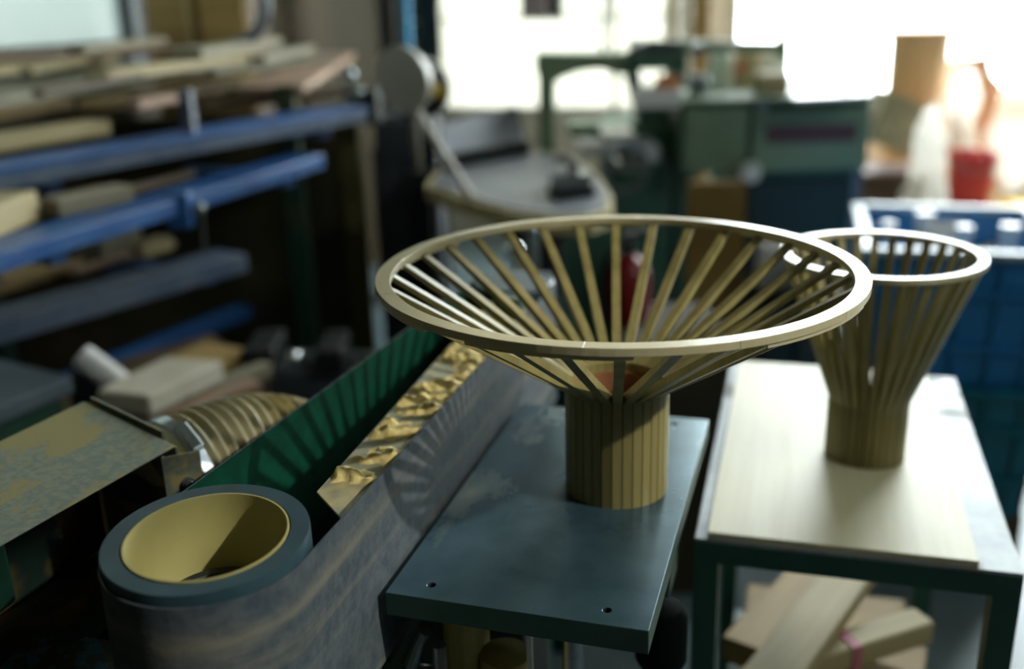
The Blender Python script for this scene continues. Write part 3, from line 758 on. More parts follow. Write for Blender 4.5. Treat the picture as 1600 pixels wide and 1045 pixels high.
vi = thing('bench_vise', 'dark steel bench vise with shiny handles behind the hose', 'vise')
c_ = pz(478, 585, .58)
MB().box(c_.x - .10, c_.x + .09, c_.y + .02, c_.y + .12, .50, .575).build('body', GREY_D, vi, bevel=.008)
MB().box(c_.x - .12, c_.x - .06, c_.y, c_.y + .14, .5755, .63).build('fixed_jaw', DARK, vi, bevel=.006)
MB().box(c_.x + .02, c_.x + .07, c_.y, c_.y + .14, .5755, .625).build('sliding_jaw', DARK, vi, bevel=.006)
MB().cyl((c_.x - .05, c_.y + .06, .60), (c_.x + .16, c_.y + .05, .592), .011).build('screw', ZINC, vi)
MB().tube([(c_.x + .15, c_.y - .04, .60), (c_.x + .15, c_.y + .14, .585)], .007).build('handle', ZINC, vi)
MB().blob((c_.x + .15, c_.y - .05, .60), (.013,) * 3, 1, 0).build('handle_ball', CHROME, vi)
MB().blob((c_.x - .02, c_.y + .0, .615), (.016,) * 3, 2, 0.1).build('lock_knob', CHROME, vi)
MB().box(c_.x - .09, c_.x + .08, c_.y + .03, c_.y + .11, 0, .4999).build('pedestal', DARK, vi)
c_ = py(440, 600, 1.42)
bn = thing('blue_bin', 'dark blue round bin standing behind the hose', 'bin', (c_.x, c_.y, 0))
MB().lathe([(0.0001, .004), (.045, .0), (.062, .58), (.066, .585), (.066, .6), (.060, .6), (.056, .58), (.041, .008), (.0001, .008)], n=32).build('shell', BINBLUE, bn)

# ------------------------------------------------------------------ ironing table, lamp and motor
pe = thing('machine_pedestal', 'dark grey sheet steel machine pedestal left of the rounded table', 'pedestal')
x0, x1, z0, z1 = face(596, 188, 690, 560, 2.82)
MB().box(x0, x1, 2.82, 3.1, 0, z1).build('body', GREY_D, pe, bevel=.01)
MB().box(x0 - .012, x0 - .0005, 2.83, 3.05, .1, z1 - .08).build('side_panel', GREY_D, pe)
mo = thing('black_motor', 'black round motor with a yellow button behind the grey lamp', 'motor')
c_ = py(682, 140, 2.9)
MB().tube([(c_.x - .04, c_.y + .1, c_.z), (c_.x - .04, c_.y + .02, c_.z), (c_.x - .04, c_.y, c_.z)], [.078, .078, .06], 28).build('housing', BLACK, mo)
MB().cyl((c_.x + .004, c_.y, c_.z), (c_.x + .004, c_.y - .018, c_.z), .018).build('button', YELLOW, mo)
MB().box(c_.x - .1, c_.x + .02, c_.y + .01, c_.y + .11, z1, c_.z - .07).build('foot', BLACK, mo)
tb = thing('rounded_table', 'grey-topped rounded table with a pale wooden edge carrying the iron', 'table')
TT = .83
tq = [(664, 290), (690, 258), (818, 236), (865, 240), (910, 254), (940, 280), (958, 308), (955, 328), (925, 340), (860, 340), (800, 332), (735, 314)]
slab(tq, TT - .035, TT).build('edge', W_PALE, tb)
c_ = sum((pz(u, v, TT) for u, v in tq), Vector()) / len(tq)
MB().prism([tuple((c_ + (pz(u, v, TT) - c_) * .93).xy) for u, v in tq], TT + .0002, TT + .004).build('top', GREY, tb)
MB().lathe([(.19, 0), (.19, .03), (.07, .06), (.06, .7), (.16, TT - .0355), (.0001, TT - .0355)], (c_.x, c_.y, 0), 32).build('column', DARK, tb)
a_, b_ = pz(694, 264, TT + .0045), pz(822, 239, TT + .0045)
MB().bar(a_ + Vector((0, 0, .018)), b_ + Vector((0, 0, .018)), .03, .035).build('back_rail', DARK, tb)
pn = [py(690, 196, 2.75), py(808, 165, 2.98), b_ + Vector((.0, .04, .02)), a_ + Vector((0, .04, .02))]
bk = Vector((-.05, .12, 0)).normalized() * .02
MB().hexa([pn[3], pn[2], pn[2] + bk, pn[3] + bk, pn[0], pn[1], pn[1] + bk, pn[0] + bk]).build('back_panel', GREY, tb)
ir = thing('clothes_iron', 'old iron with a black handle lying on the rounded table', 'iron')
c_ = pz(886, 298, TT + .004); d_ = (pz(915, 315, TT + .004) - pz(845, 268, TT + .004)).normalized(); n_ = Vector((-d_.y, d_.x, 0))
sole = [(-.075, -.045), (-.075, .045), (-.02, .05), (.03, .035), (.075, 0), (.03, -.035), (-.02, -.05)]
sole = [(-x, y) for x, y in sole]
def irp(x, y): q = c_ + d_ * x + n_ * y; return (q.x, q.y)
MB().prism([irp(x, y) for x, y in sole], TT + .0045, TT + .022).build('soleplate', BLACK, ir)
MB().prism([irp(x * .88, y * .85) for x, y in sole], TT + .0222, TT + .05).build('body', ZINC, ir)
hp_ = [irp(.05, 0) + (TT + .045,), irp(.055, 0) + (TT + .068,), irp(.02, 0) + (TT + .076,), irp(-.035, 0) + (TT + .072,), irp(-.06, 0) + (TT + .066,)]
MB().tube(hp_, .012, 10).build('handle', BLACK, ir)
la = thing('task_lamp', 'grey domed work lamp on two thin legs above the rounded table', 'lamp')
c_ = py(634, 124, 2.36); ax = Vector((-.55, -.8, -.12)).normalized()
rr = 0.075; pts = []; rad = []
for k in range(11):
    a = PI / 2 * k / 10; pts.append(c_ - ax * rr * .75 * (math.sin(a) - .25)); rad.append(max(rr * math.cos(a), .001))
MB().tube([c_ + ax * .012] + pts, [rr] + rad, 32).build('shade', LAMPM, la)
MB().blob(tuple(c_ - ax * .05), (.028,) * 3, 1, 0).build('shade_cap', CHROME, la)
f1 = pz(654, 266, TT + .001); f2 = pz(738, 310, TT + .0045); hub = c_ + Vector((.012, .02, -.06))
MB().tube([hub, f1], .009).build('leg', LAMPM, la)
MB().tube([hub, f2], .009).build('leg', LAMPM, la)
MB().blob(tuple(hub), (.02, .02, .026), 1, 0).build('joint', LAMPM, la)
MB().box(f1.x - .03, f1.x + .03, f1.y - .02, f1.y + .02, 0.0, TT).build('clamp_post', DARK, la)

# ------------------------------------------------------------------ green machines at the back
ms = thing('mortising_machine', 'green cast-iron machine with an arched arm in front of the bright window', 'machine')
Y = 3.0
outline([(838, 84), (985, 84), (1000, 120), (965, 116), (935, 108), (905, 112), (872, 124), (868, 132), (868, 345), (843, 345), (843, 120), (838, 116)], Y, .12).build('arched_arm', GREEN_M, ms, bevel=.006)
outline([(888, 193), (1010, 196), (1010, 216), (890, 214)], Y + .01, .1).build('lower_arm', GREEN_M, ms, bevel=.005)
x0, x1, z0, z1 = face(955, 205, 1048, 330, Y)
MB().box(x0, x1, Y + .02, Y + .4, 0, z1).build('body', GREEN_K, ms, bevel=.01)
x0, x1, z0, z1 = face(842, 330, 960, 345, Y)
MB().box(x0, x1, Y - .02, Y + .3, 0, z1).build('foot', GREEN_K, ms, bevel=.01)
outline([(980, 84), (1075, 84), (1075, 109), (980, 110)], Y - .01, .14).build('head', GREEN_K, ms, bevel=.006)
outline([(980, 110), (1000, 110), (1003, 139), (985, 139)], Y + .0, .1).build('head_post', GREEN_K, ms)
outline([(1050, 109), (1072, 109), (1074, 139), (1054, 139)], Y + .0, .1).build('head_post', GREEN_K, ms)
outline([(996, 161), (1046, 161), (1048, 206), (1000, 206)], Y + .0, .12).build('head_column', GREEN_K, ms)
q0, q1, h0, h1 = face(1016, 113, 1050, 139.5, Y + .06)
tag(MB().box(q0, q1, Y - .1, Y - .03, py(1030, 139.5, Y - .1).z + .0005, h1).build('wooden_block', mat('orange_block', (206, 140, 84), (190, 126, 72), 6, .7), bevel=.003), 'orange-brown wooden block on the table of the arched green machine', 'block')
outline([(985, 62), (1228, 66), (1232, 82), (985, 84)], Y + .02, .06).build('top_beam', GREEN_M, ms, bevel=.004)
outline([(1223, 58), (1233, 58), (1233, 92), (1223, 92)], Y + .015, .07).build('beam_stop', GREEN_M, ms)
x0, x1, z0, z1 = face(990, 66, 1062, 82, Y - .02)
for k in range(9):
    q = x0 + (x1 - x0) * k / 8; MB().box(q - .004, q + .004, Y + .0, Y + .0199, z0, z1).build('rack_tooth', GREY, ms)
for u, v, r in ((1000, 76, .02), (1090, 78, .02), (1062, 128, .018), (990, 128, .02), (1075, 162, .016)):
    p_ = py(u, v, Y - .05); MB().cyl((p_.x, Y - .01, p_.z), (p_.x, Y - .06, p_.z), r, r * .8, 16).build('knob', ZINC, ms)
x0, x1, z0, z1 = face(985, 140, 1052, 160, Y)
z1 = py(1030, 139.5, Y - .1).z; MB().box(x0, x1, Y - .14, Y + .08, z0, z1).build('work_table', WHITE, ms, bevel=.004)  # white colour carries the table's blown-out highlights
for u0, v0, u1, v1 in ((940, 205, 990, 222), (980, 222, 1025, 250), (905, 220, 950, 240)):
    x0, x1, z0, z1 = face(u0, v0, u1, v1, Y - .1)
    MB().box(x0, x1, Y - .16, Y - .0, z0, z1).build('slide', mat('highlit_ground_steel', (196, 198, 200), None, rough=.3, metal=.2), ms, bevel=.006)  # pale colour stands in for overexposed highlights on the steel
p_ = py(975, 262, Y - .2)
MB().lathe([(.055, -.012), (.07, -.012), (.07, .012), (.055, .012)], (0, 0, 0), 24, closed=True).build('hand_wheel', ZINC, ms, loc=(p_.x, p_.y, p_.z), rot=(PI / 2, 0, .3))
MB().tube([(p_.x, p_.y, p_.z), (p_.x, Y + .03, p_.z)], .012).build('wheel_shaft', ZINC, ms)
MB().box(p_.x - .06, p_.x + .06, p_.y - .006, p_.y + .006, p_.z - .008, p_.z + .008).build('wheel_spoke', ZINC, ms)
p_ = py(946, 60, Y)
MB().tube([(p_.x, Y + .05, py(946, 86, Y).z), (p_.x - .005, Y + .05, p_.z), (p_.x + .01, Y + .05, p_.z + .12)], .008, 8).build('cable', BLACK, ms)

cb = thing('green_cabinet', 'large green machine cabinet with a dull red name plate', 'cabinet')
Y = 2.9
x0, x1, z0, z1 = face(1066, 158, 1358, 270, Y)
xs = py(1172, 210, Y).x
CT = z1
MB().box(x0, x1, Y + .012, Y + .5, z0, z1).build('housing', GREEN_K, cb, bevel=.008)
MB().box(x0 + .004, xs - .006, Y, Y + .0119, z0 + .006, z1 - .012).build('front_panel', GREEN_M, cb, bevel=.004)
MB().box(xs + .006, x1 - .004, Y - .012, Y + .0119, z0 + .006, z1 - .022).build('front_panel', GREEN_M, cb, bevel=.004)
MB().box(x0 - .006, x1 + .006, Y - .02, Y + .51, z1, z1 + .012).build('lid', GREEN_M, cb, bevel=.004)
q0, q1, h0, h1 = face(1195, 194, 1336, 221, Y)
o = MB().box(q0, q1, Y - .016, Y - .0121, h0, h1).build('name_plate', PURPLE, cb); o['label'] = 'dull red name plate'
q0, q1, h0, h1 = face(1162, 270, 1342, 372, Y)
MB().box(q0, q1, Y + .05, Y + .48, 0, z0 - .0005).build('base', GREEN_K, cb, bevel=.006)
MB().box(q0 + .02, q1 - .02, Y + .03, Y + .0499, .08, z0 - .03).build('base_door', mat('green_black_paint', (22, 46, 46), None, rough=.6), cb, bevel=.004)
MB().box(x1 - .03, x1, Y + .03, Y + .4, 0, z0 - .0005).build('side_leg', GREY, cb)
MB().box(x0 + .01, x0 + .06, Y + .1, Y + .4, 0, z0 - .0005).build('side_leg', GREEN_K, cb)
p_ = py(1174, 270, Y - .06)
MB().tube([(p_.x, Y + .03, p_.z), (p_.x, Y - .05, p_.z), (p_.x, Y - .07, p_.z)], [.012, .03, .026], 20).build('knob', WHITE, cb)
p_ = py(1187, 150, Y)
MB().cyl((p_.x, Y - .02, CT - .005), (p_.x, Y - .03, CT - .005), .014).build('latch', ZINC, cb)
ZT = CT + .012
def on_top(nm, lab, cat, u0, v0, u1, y, dep, m, kind='box'):
    """thing standing on the cabinet: left/right pixel, top pixel; its foot is the cabinet lid"""
    x0, x1, _, z1 = face(u0, v0, u1, v0 + 2, y)
    if kind == 'box':
        o = thing(nm, lab, cat, ((x0 + x1) / 2, y + dep / 2, ZT)); h = z1 - ZT; w_ = (x1 - x0) / 2
        MB().box(-w_, w_, -dep / 2, dep / 2, 0, h).build('body', m, o, bevel=.004)
        MB().box(-w_ * .96, w_ * .96, -dep * .46, dep * .46, h, h + .003).build('lid', m, o)
    else:
        r = (x1 - x0) / 2; h = z1 - ZT; o = thing(nm, lab, cat, ((x0 + x1) / 2, y + r, ZT))
        MB().lathe([(.0001, 0), (r * .94, 0), (r, .006), (r, h * .84), (r * .9, h * .88)], n=24).build('body', m, o)
        MB().lathe([(r * .9, h * .88), (r * .96, h * .89), (r * .96, h), (.0001, h)], n=24).build('lid', m, o)
    return o
on_top('white_can', 'white cylindrical can on the green cabinet left of the tan carton', 'can', 1112, 76, 1150, 3.15, .1, WHITE, 'cyl')
o = on_top('tan_carton', 'tan carton with a red mark standing on the green cabinet', 'carton', 1152, 82, 1187, 3.18, .09, CARD_D)
c_ = o.location; x0, x1, z0, z1 = face(1153, 96, 1163, 112, 3.18)
MB().box(x0 - c_.x, x1 - c_.x, -.047, -.0455, z0 - c_.z, z1 - c_.z).build('red_mark', RED, o)
on_top('beige_box', 'beige flat-topped box at the front of the green cabinet', 'box', 1192, 118, 1236, 2.96, .12, CARD_D)
on_top('white_tub', 'low white tub behind the beige box on the green cabinet', 'tub', 1188, 82, 1240, 3.22, .12, WHITE, 'cyl')
on_top('dark_bottle', 'tall dark bottle standing on the green cabinet against the window', 'bottle', 1319, 62, 1333, 3.15, .05, mat('dark_bottle_plastic', (58, 60, 74), (80, 50, 64), 14, .4), 'cyl')
o = tag(slab([(1238, 138), (1338, 128), (1352, 148), (1240, 153)], ZT, ZT + .012).build('paper_stack', WHITE, bevel=.002), 'flat stack of white paper on the green cabinet by the dark bottle', 'paper')
on_top('metal_tin', 'pale metal tin at the left end of the green cabinet top', 'tin', 1078, 118, 1112, 3.0, .08, ZINC, 'cyl')

# panel, box, extinguisher and shiny jig seen through the bowl
x0, x1, z0, z1 = face(1072, 285, 1160, 560, 2.6)
tag(MB().box(x0, x1, 2.6, 2.625, 0, z1).build('plywood_sheet', mat('ochre_panel', (150, 122, 58), (132, 104, 48), 4, .7)), 'ochre wooden panel standing below the green cabinet', 'panel')
x0, x1, z0, z1 = face(1050, 540, 1135, 650, 1.95)
db = thing('brown_box', 'dark brown wooden box behind the foot of the slatted bowl', 'box')
MB().box(x0 - .1, x1, 1.95, 2.2, 0, z1).build('body', mat('dark_brown_wood', (50, 42, 20), (40, 34, 16), 4, .7), db, bevel=.004)
MB().box(x0 - .105, x1 + .005, 1.945, 2.205, z1, z1 + .012).build('lid', mat('dark_brown_wood'  , (50, 42, 20)), db)
c_ = py(985, 470, 2.05); ex_ = thing('fire_extinguisher', 'red fire extinguisher seen through the slats of the bowl', 'fire extinguisher', (c_.x, c_.y + .05, z1 + .012))
hh = py(985, 408, 2.05).z - ex_.location.z
MB().lathe([(.0001, 0), (.043, 0), (.047, .01), (.047, hh - .045), (.04, hh - .018), (.02, hh), (.0001, hh)], n=32).build('cylinder', RED_D, ex_)
MB().cyl((0, 0, hh), (0, 0, hh + .035), .012).build('valve', DARK, ex_)
MB().bar((-.01, 0, hh + .04), (.06, -.01, hh + .055), .016, .01).build('lever', BLACK, ex_)
MB().tube([(0, -.01, hh + .02), (-.04, -.02, hh + .01), (-.058, -.02, hh - .06), (-.056, -.02, hh - .16)], .007, 10).build('hose', BLACK, ex_)
jg = thing('metal_jig', 'dark machine with a chrome ball lever seen through the left slats of the bowl', 'machine')
JY = 1.75; JT = py(780, 540, JY).z
x0, x1, _, _ = face(690, 500, 900, 560, JY)
MB().box(x0, x1, JY, JY + .35, 0, JT).build('body', mat('teal_black_paint', (10, 40, 38), None, rough=.9, spec=.1), jg, bevel=.01)
p_ = py(803, 392, JY + .05); MB().blob(tuple(p_), (.0165,) * 3, 1, 0, 20).build('ball', CHROME, jg)
MB().tube([p_, (p_.x + .02, p_.y + .03, JT)], .006).build('lever', ZINC, jg)
q = p_ + Vector((.035, .05, 0)); MB().box(q.x - .012, q.x + .012, q.y, q.y + .05, JT, q.z + .03).build('head', ZINC, jg, bevel=.006)
for u0, v0, u1, v1 in ((800, 415, 826, 470), (820, 440, 862, 540)):
    x0, x1, h0, h1 = face(u0, v0, u1, v1, JY + .06); MB().box(x0, x1, JY + .06, JY + .12, JT, h1).build('jig_block', YDUST if u0 == 800 else GREY, jg, bevel=.004)
for u, v in ((808, 462), (792, 488)):
    p_ = py(u, v, JY + .02); MB().tube([(p_.x - .006, p_.y, p_.z - .01), (p_.x + .006, p_.y, p_.z + .012)], .012, 12).tube([(p_.x, p_.y + .005, p_.z), (p_.x, p_.y + .05, JT)], .004, 6).build('clamp_nut', CHROME, jg)
p_ = py(735, 470, JY + .03); MB().cyl((p_.x - .04, p_.y, JT), (p_.x - .04, p_.y, p_.z), .004).build('rod', ZINC, jg)
x0, x1, h0, h1 = face(735, 480, 800, 520, JY + .1); MB().box(x0, x1, JY + .1, JY + .13, JT, h0 + .02).build('fence', GREY, jg, bevel=.003)
tr = thing('low_trolley', 'low dark trolley in front of the green cabinet base', 'trolley')
TRY = 2.45; TRZ = .52
x0, x1, _, _ = face(1180, 450, 1322, 480, TRY)
MB().box(x0, x1, TRY, TRY + .3, TRZ - .03, TRZ).build('deck', DARK, tr)
for xx in (x0 + .03, x1 - .03):
    for yy in (TRY + .03, TRY + .27): MB().cyl((xx, yy, .0), (xx, yy, TRZ - .0301), .015).build('leg', DARK, tr)
for lab, u0, u1, v0, yy, m in (('white square canister on the low trolley', 1192, 1250, 378, 2.5, WHITE), ('small white jar on the low trolley right of the square canister', 1258, 1286, 392, 2.52, WHITE), ('grey tin at the right end of the low trolley', 1291, 1316, 410, 2.5, ZINC)):
    x0, x1, _, h1 = face(u0, v0, u1, v0 + 2, yy); o = thing('canister', lab, 'canister', ((x0 + x1) / 2, yy + .04, TRZ), group='tins on the low trolley'); w_ = (x1 - x0) / 2; h = h1 - TRZ
    if u0 == 1192:
        MB().box(-w_, w_, -.035, .035, 0, h * .9).build('body', m, o, bevel=.008); MB().cyl((0, 0, h * .9), (0, 0, h), .018).build('cap', m, o)
    else:
        MB().lathe([(.0001, 0), (w_, 0), (w_, h * .85), (w_ * .8, h * .88)], n=24).build('body', m, o); MB().lathe([(w_ * .8, h * .88), (w_ * .85, h), (.0001, h)], n=24).build('cap', m, o)

# ------------------------------------------------------------------ blue crates on the right
CW, CDp, CHt = 0.37, 0.43, 0.285
def crate(name, label, loc, rz, m, rim_m):
    e = thing(name, label, 'crate', loc, rz, 'stacked crates')
    t = .012; b_ = .93
    def wall(x0, y0, x1, y1):
        # tapered wall between two top corners
        top = [Vector((x0, y0, CHt)), Vector((x1, y1, CHt))]; bot = [Vector((x0 * b_, y0 * b_, 0)), Vector((x1 * b_, y1 * b_, 0))]
        n = Vector((-(y1 - y0), x1 - x0, 0)).normalized() * t
        return MB().hexa([bot[0], bot[1], bot[1] + n, bot[0] + n, top[0], top[1], top[1] + n, top[0] + n])
    X, Yy = CW / 2, CDp / 2
    for a in ((-X, -Yy, X, -Yy), (X, -Yy, X, Yy), (X, Yy, -X, Yy), (-X, Yy, -X, -Yy)):
        o = wall(*a).build('side_wall', m, e)
    MB().box(-X * b_, X * b_, -Yy * b_, Yy * b_, 0, .008).build('bottom', m, e)
    r = .02
    for x0, x1, y0, y1 in ((-X - r, X + r, -Yy - r, -Yy + .008), (-X - r, X + r, Yy - .008, Yy + r), (-X - r, -X + .008, -Yy + .0081, Yy - .0081), (X - .008, X + r, -Yy + .0081, Yy - .0081)):
        MB().box(x0, x1, y0, y1, CHt - .002, CHt + .012).build('rim', rim_m, e, bevel=.004)
    for z in (.20, .08):
        q = b_ + (1 - b_) * z / CHt
        MB().box(-X * q, X * q, -Yy * q - .012, -Yy * q, z, z + .012).build('rib', m, e)
    for k in range(5):
        x = (-.8 + .4 * k) * X
        MB().hexa([(x * b_ - .004, -Yy * b_ - .008, .002), (x * b_ + .004, -Yy * b_ - .008, .002), (x * b_ + .004, -Yy * b_, .002), (x * b_ - .004, -Yy * b_, .002),
                   (x - .004, -Yy - .008, CHt - .01), (x + .004, -Yy - .008, CHt - .01), (x + .004, -Yy, CHt - .01), (x - .004, -Yy, CHt - .01)]).build('upright_rib', m, e)
    return e
fl = pz(1345, 388, .745); bl = pz(1388, 322, .745)
CR = -0.27
exv = Vector((math.cos(CR), math.sin(CR), 0)); eyv = Vector((-math.sin(CR), math.cos(CR), 0))
cc = fl + exv * (CW / 2 + .02) + eyv * (CDp / 2 + .02)
zt = .745 - .012 - CHt
pal = thing('wooden_pallet', 'low wooden pallet under the stacked crates', 'pallet', (cc.x, cc.y, 0), CR)
z_low = zt - CHt - .012
for x in (-.15, 0, .15): MB().box(x - .03, x + .03, -.19, .19, 0, z_low - .02).build('runner', W_DARK, pal)
for k in range(5): MB().box(-.18, .18, -.19 + .078 * k, -.125 + .078 * k, z_low - .0199, z_low).build('slat', W_DARK, pal)
crate('plastic_crate', 'teal plastic crate underneath the blue one', (cc.x, cc.y, z_low), CR, CRATE_T, CRATE_T)
uc = crate('plastic_crate', 'bright blue plastic crate with a pale rim, full of white bottles and rags', (cc.x, cc.y, zt), CR, CRATE, CRATE_RIM)
MB().box(-.045, .06, CDp / 2 - .0125 - .008, CDp / 2 - .0125 - .005, CHt - .085, CHt - .02).build('label_card', WHITE, uc)
def inc(x, y, z): return Vector((cc.x, cc.y, zt + z)) + exv * x + eyv * y
for lab, x, y, r, h in (('white bottle standing nearest the left wall of the blue crate', -.125, .10, .032, .27), ('squat cream bottle second from the left in the blue crate', -.045, .13, .042, .29), ('white bottle with a wide cap in the middle of the blue crate', .03, .04, .035, .28), ('white bottle at the right wall of the blue crate', .12, .02, .042, .29)):
    o = thing('bottle', lab, 'bottle', inc(x, y, .0085), CR, 'bottles in the blue crate')
    MB().lathe([(.0001, 0), (r, 0), (r, h * .65), (r * .45, h * .82), (r * .42, h * .86)], n=20).build('body', WHITE if 'cream' not in lab else mat('cream_plastic', (214, 204, 184), None, rough=.5), o)
    MB().lathe([(r * .42, h * .86), (r * .5, h * .87), (r * .5, h), (.0001, h)], n=20).build('cap', WHITE, o)
for lab, x, y, sc_ in (('crumpled white rag at the back right of the blue crate', .09, .13, .052), ('crumpled grey-white rag at the front of the blue crate', -.03, -.09, .07)):
    q = inc(x, y, .0085 + .1); tag(MB().blob(tuple(q), (sc_, sc_, .1), 3 + x * 10, .5, 20, 2.5).build('rag', CLOTH), lab, 'rag', 'rags in the blue crate')

# ------------------------------------------------------------------ clutter on the bench by the window
wb = thing('window_bench', 'low bench by the bright window covered with cartons and bags', 'bench')
BZ = .40; BY0, BY1 = 3.24, 4.5
x0, x1 = py(1335, 330, BY0).x, py(1800, 330, BY0).x
MB().box(x0, x1, BY0, BY1, BZ - .04, BZ).build('top', W_TAN, wb)
for xx in (x0 + .05, x1 - .05):
    for yy in (BY0 + .05, BY1 - .05): MB().box(xx - .03, xx + .03, yy - .03, yy + .03, 0, BZ - .0401).build('leg', W_DARK, wb)
c_ = py(1434, 110, 4.1); r = (py(1480, 110, 4.1).x - py(1389, 110, 4.1).x) / 2
dr = thing('cardboard_drum', 'tall tan cardboard drum standing against the bright window', 'drum', (c_.x, 4.1, BZ))
h = py(1434, 46, 4.1).z - BZ
MB().lathe([(.0001, 0), (r * .98, 0), (r * .98, h - .03)], n=40).build('body', CARD, dr)
MB().lathe([(r * .98, h - .03), (r * 1.02, h - .03), (r * 1.02, h), (.0001, h)], n=40).build('lid', CARD, dr)
x0, x1, z0, z1 = face(1345, 268, 1440, 335, 3.55)
bx_ = thing('brown_crate', 'brown wooden box under the tilted carton by the window', 'box', ((x0 + x1) / 2, 3.62, BZ)); h = z1 - BZ
MB().box((x0 - x1) / 2, (x1 - x0) / 2, -.1, .1, 0, h).build('body', mat('red_brown_wood', (110, 74, 58), (90, 60, 48), 6, .7), bx_, bevel=.004)
for k in (-1, 1): MB().box((x0 - x1) / 2 - .003, (x1 - x0) / 2 + .003, -.112, -.1005, h * (.5 + .3 * k) - .02, h * (.5 + .3 * k) + .02).build('batten', W_DARK, bx_)
tc_ = thing('tilted_carton', 'dull grey-brown carton tipped on its corner in front of the tan drum', 'carton')
P4 = [py(u, v, 3.6) for u, v in ((1370, 176), (1386, 141), (1458, 172), (1420, 246), (1368, 226))]
mb = outline([(1372, 186), (1388, 142), (1460, 172), (1418, 246), (1366, 224)], 3.6, .16); mb.build('body', CARD_D, tc_, bevel=.004)
outline([(1386, 141), (1460, 171), (1448, 192), (1376, 164)], 3.594, .0055).build('flap', CARD_D, tc_)
kb = thing('kraft_bag', 'brown paper sack leaning at the bright window', 'sack')
mb = outline([(1490, 96), (1548, 90), (1556, 118), (1578, 142), (1572, 205), (1560, 318), (1500, 318), (1492, 200)], 4.25, .16); mb.build('body', KRAFT, kb, bevel=.02)
outline([(1492, 92), (1546, 86), (1549, 98), (1493, 104)], 4.24, .0095).build('folded_top', KRAFT, kb)
c_ = py(1513, 300, 3.75); r = .085
rb_ = thing('red_bucket', 'red plastic bucket on the bench by the window', 'bucket', (c_.x, 3.75, BZ)); h = py(1513, 238, 3.75).z - BZ
MB().lathe([(.0001, 0), (r * .8, 0), (r * .97, h - .02), (r, h - .02), (r, h), (r * .93, h), (r * .76, .006), (.0001, .006)], n=32).build('shell', RED, rb_)
MB().tube([(r * math.cos(a), -.02 - .06 * math.sin(a), h - .012 - .05 * math.sin(a)) for a in [PI * k / 12 for k in range(13)]], .004, 8).build('handle', ZINC, rb_)
for k, (lab, u, v, y, rx, rz_) in enumerate((('large white plastic bag heaped left of the brown sack', 1500, 180, 3.93, .08, .16), ('white plastic bag hanging down over the brown box', 1450, 235, 3.44, .07, .11), ('small white bag in front of the brown box', 1462, 310, 3.31, .045, .06),
                                             ('white bag at the right edge behind the red bucket', 1590, 225, 4.2, .12, .2))):
    p_ = py(u, v, y); zc = max(p_.z, BZ + rz_ * .8)
    o = thing('plastic_bag', lab, 'bag', (p_.x, y, BZ), group='plastic bags by the window')
    fm_ = MB().blob((0, 0, rz_ * .86), (rx, rx * .8, rz_), k, .45, 24, 2.2).build('film', CLOTH, o); fm_.location.z = .001 - min(v_.co.z for v_ in fm_.data.vertices)
    top = max(0.03, zc + rz_ - BZ - rz_ * 1.5)
    MB().blob((0, 0, rz_ * 1.5 + top * .5), (rx * .7, rx * .6, top * .6), k + 9, .5, 24, 2.6).build('neck', CLOTH, o)
x0, x1, z0, z1 = face(1572, 296, 1640, 322, 3.7)
tag(MB().box(x0, x1, 3.62, 3.75, BZ, BZ + .07).build('yellow_case', YELLOW, bevel=.01), 'yellow plastic case at the right edge of the window bench', 'case')
# boards standing in front of the pier, shelf with boxes across the left window
Gs = 'boards standing between the back windows'
for lab, u0, u1, m in (('tan board standing left of the white one between the windows', 1041, 1060, W_TAN), ('white board standing between the two tan boards', 1064, 1082, WHITE), ('wide tan board standing at the left jamb of the big window', 1086, 1112, W_TAN), ('narrow brown board standing beside the frosted back window', 957, 966, W_DARK)):
    x0, x1, _, _ = face(u0, 0, u1, 60, 4.62)
    plank(lab, ((x0 + x1) / 2, 4.62, 0), ((x0 + x1) / 2, 4.7, 1.75), (x1 - x0), .02, m, Gs, name='standing_board', cat='board')
sh = thing('window_shelf', 'white shelf fixed across the frosted back window', 'shelf')
sz = py(840, 27, 5.25).z
sh.rotation_euler = (0, 0, RROT)
MB().box(WIN[0][0] - .03, WIN[0][1] + .03, WB - .2, WB - .001, sz - .012, sz).build('board', WHITE, sh)
for q in (WIN[0][0] - .028, WIN[0][1] + .013): MB().box(q, q + .015, WB - .12, WB - .001, sz - .08, sz - .0121).build('bracket', WHITE, sh)
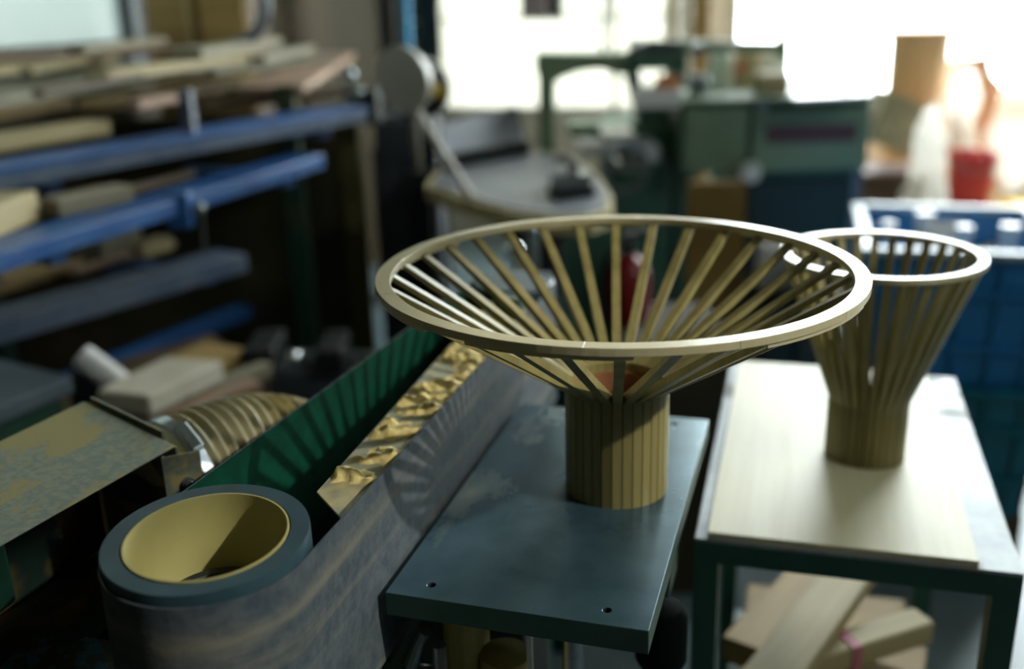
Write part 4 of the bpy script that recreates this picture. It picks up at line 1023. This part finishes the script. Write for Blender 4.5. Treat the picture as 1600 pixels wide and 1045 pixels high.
for lab, u0, u1, m in (('pale purple-grey box on the shelf across the frosted window', 815, 858, mat('mauve_card', (176, 164, 172), None, rough=.7)), ('black box at the end of the shelf across the frosted window', 860, 880, BLACK)):
    x0, x1, _, _ = face(u0, 0, u1, 20, 5.22); o = thing('shelf_box', lab, 'box', ((x0 + x1) / 2, 5.26, sz), RROT)
    MB().box((x0 - x1) / 2, (x1 - x0) / 2, -.04, .04, 0, .16).build('body', m, o, bevel=.003); MB().box((x0 - x1) / 2 - .002, (x1 - x0) / 2 + .002, -.042, .042, .16, .18).build('lid', m, o)

# ------------------------------------------------------------------ timber offcuts on the stand's lower shelf
G3 = 'offcuts on the lower shelf of the stand'
def stp(x, y, z): return Vector((0.1723 + x * math.cos(STROT) - y * math.sin(STROT), 0.8867 + x * math.sin(STROT) + y * math.cos(STROT), z))
plank('long pale board slanting across the other offcuts under the stand', stp(.055, .02, .535), stp(.185, .36, .535), .062, .022, W_PALE, G3, 'offcut', 'offcut')
plank('thick reddish tan beam end at the left under the stand', stp(.05, .16, .50), stp(.15, .40, .50), .06, .034, W_TAN, G3, 'offcut', 'offcut')
plank('wide pale board lying crosswise under the right half of the stand', stp(.10, .20, .465), stp(.262, .15, .465), .09, .034, W_PALE, G3, 'offcut', 'offcut')
plank('tan board beneath the crosswise board under the stand', stp(.06, .28, .43), stp(.262, .25, .43), .12, .034, W_TAN, G3, 'offcut', 'offcut')
o = plank('pale stick with a pink tape mark at the front under the stand', pz(1225, 1062, .505), pz(1440, 992, .505), .036, .03, W_PALE, G3, 'offcut', 'offcut')
MB().box(-.02, -.008, -.0195, .0195, -.001, .0315).build('pink_tape', PINKT, o)
plank('grey-brown board lying deepest on the shelf under the stand', stp(.05, .12, SHZ), stp(.262, .12, SHZ), .20, .07, W_GREY, G3, 'offcut', 'offcut')
plank('tan block filling the back of the shelf under the stand', stp(.04, .36, SHZ), stp(.26, .36, SHZ), .22, .069, W_TAN, G3, 'offcut', 'offcut')
plank('pale flat offcut lying at the front of the shelf under the stand', stp(.04, .07, .431), stp(.255, .05, .431), .07, .033, W_PALE, G3, 'offcut', 'offcut')
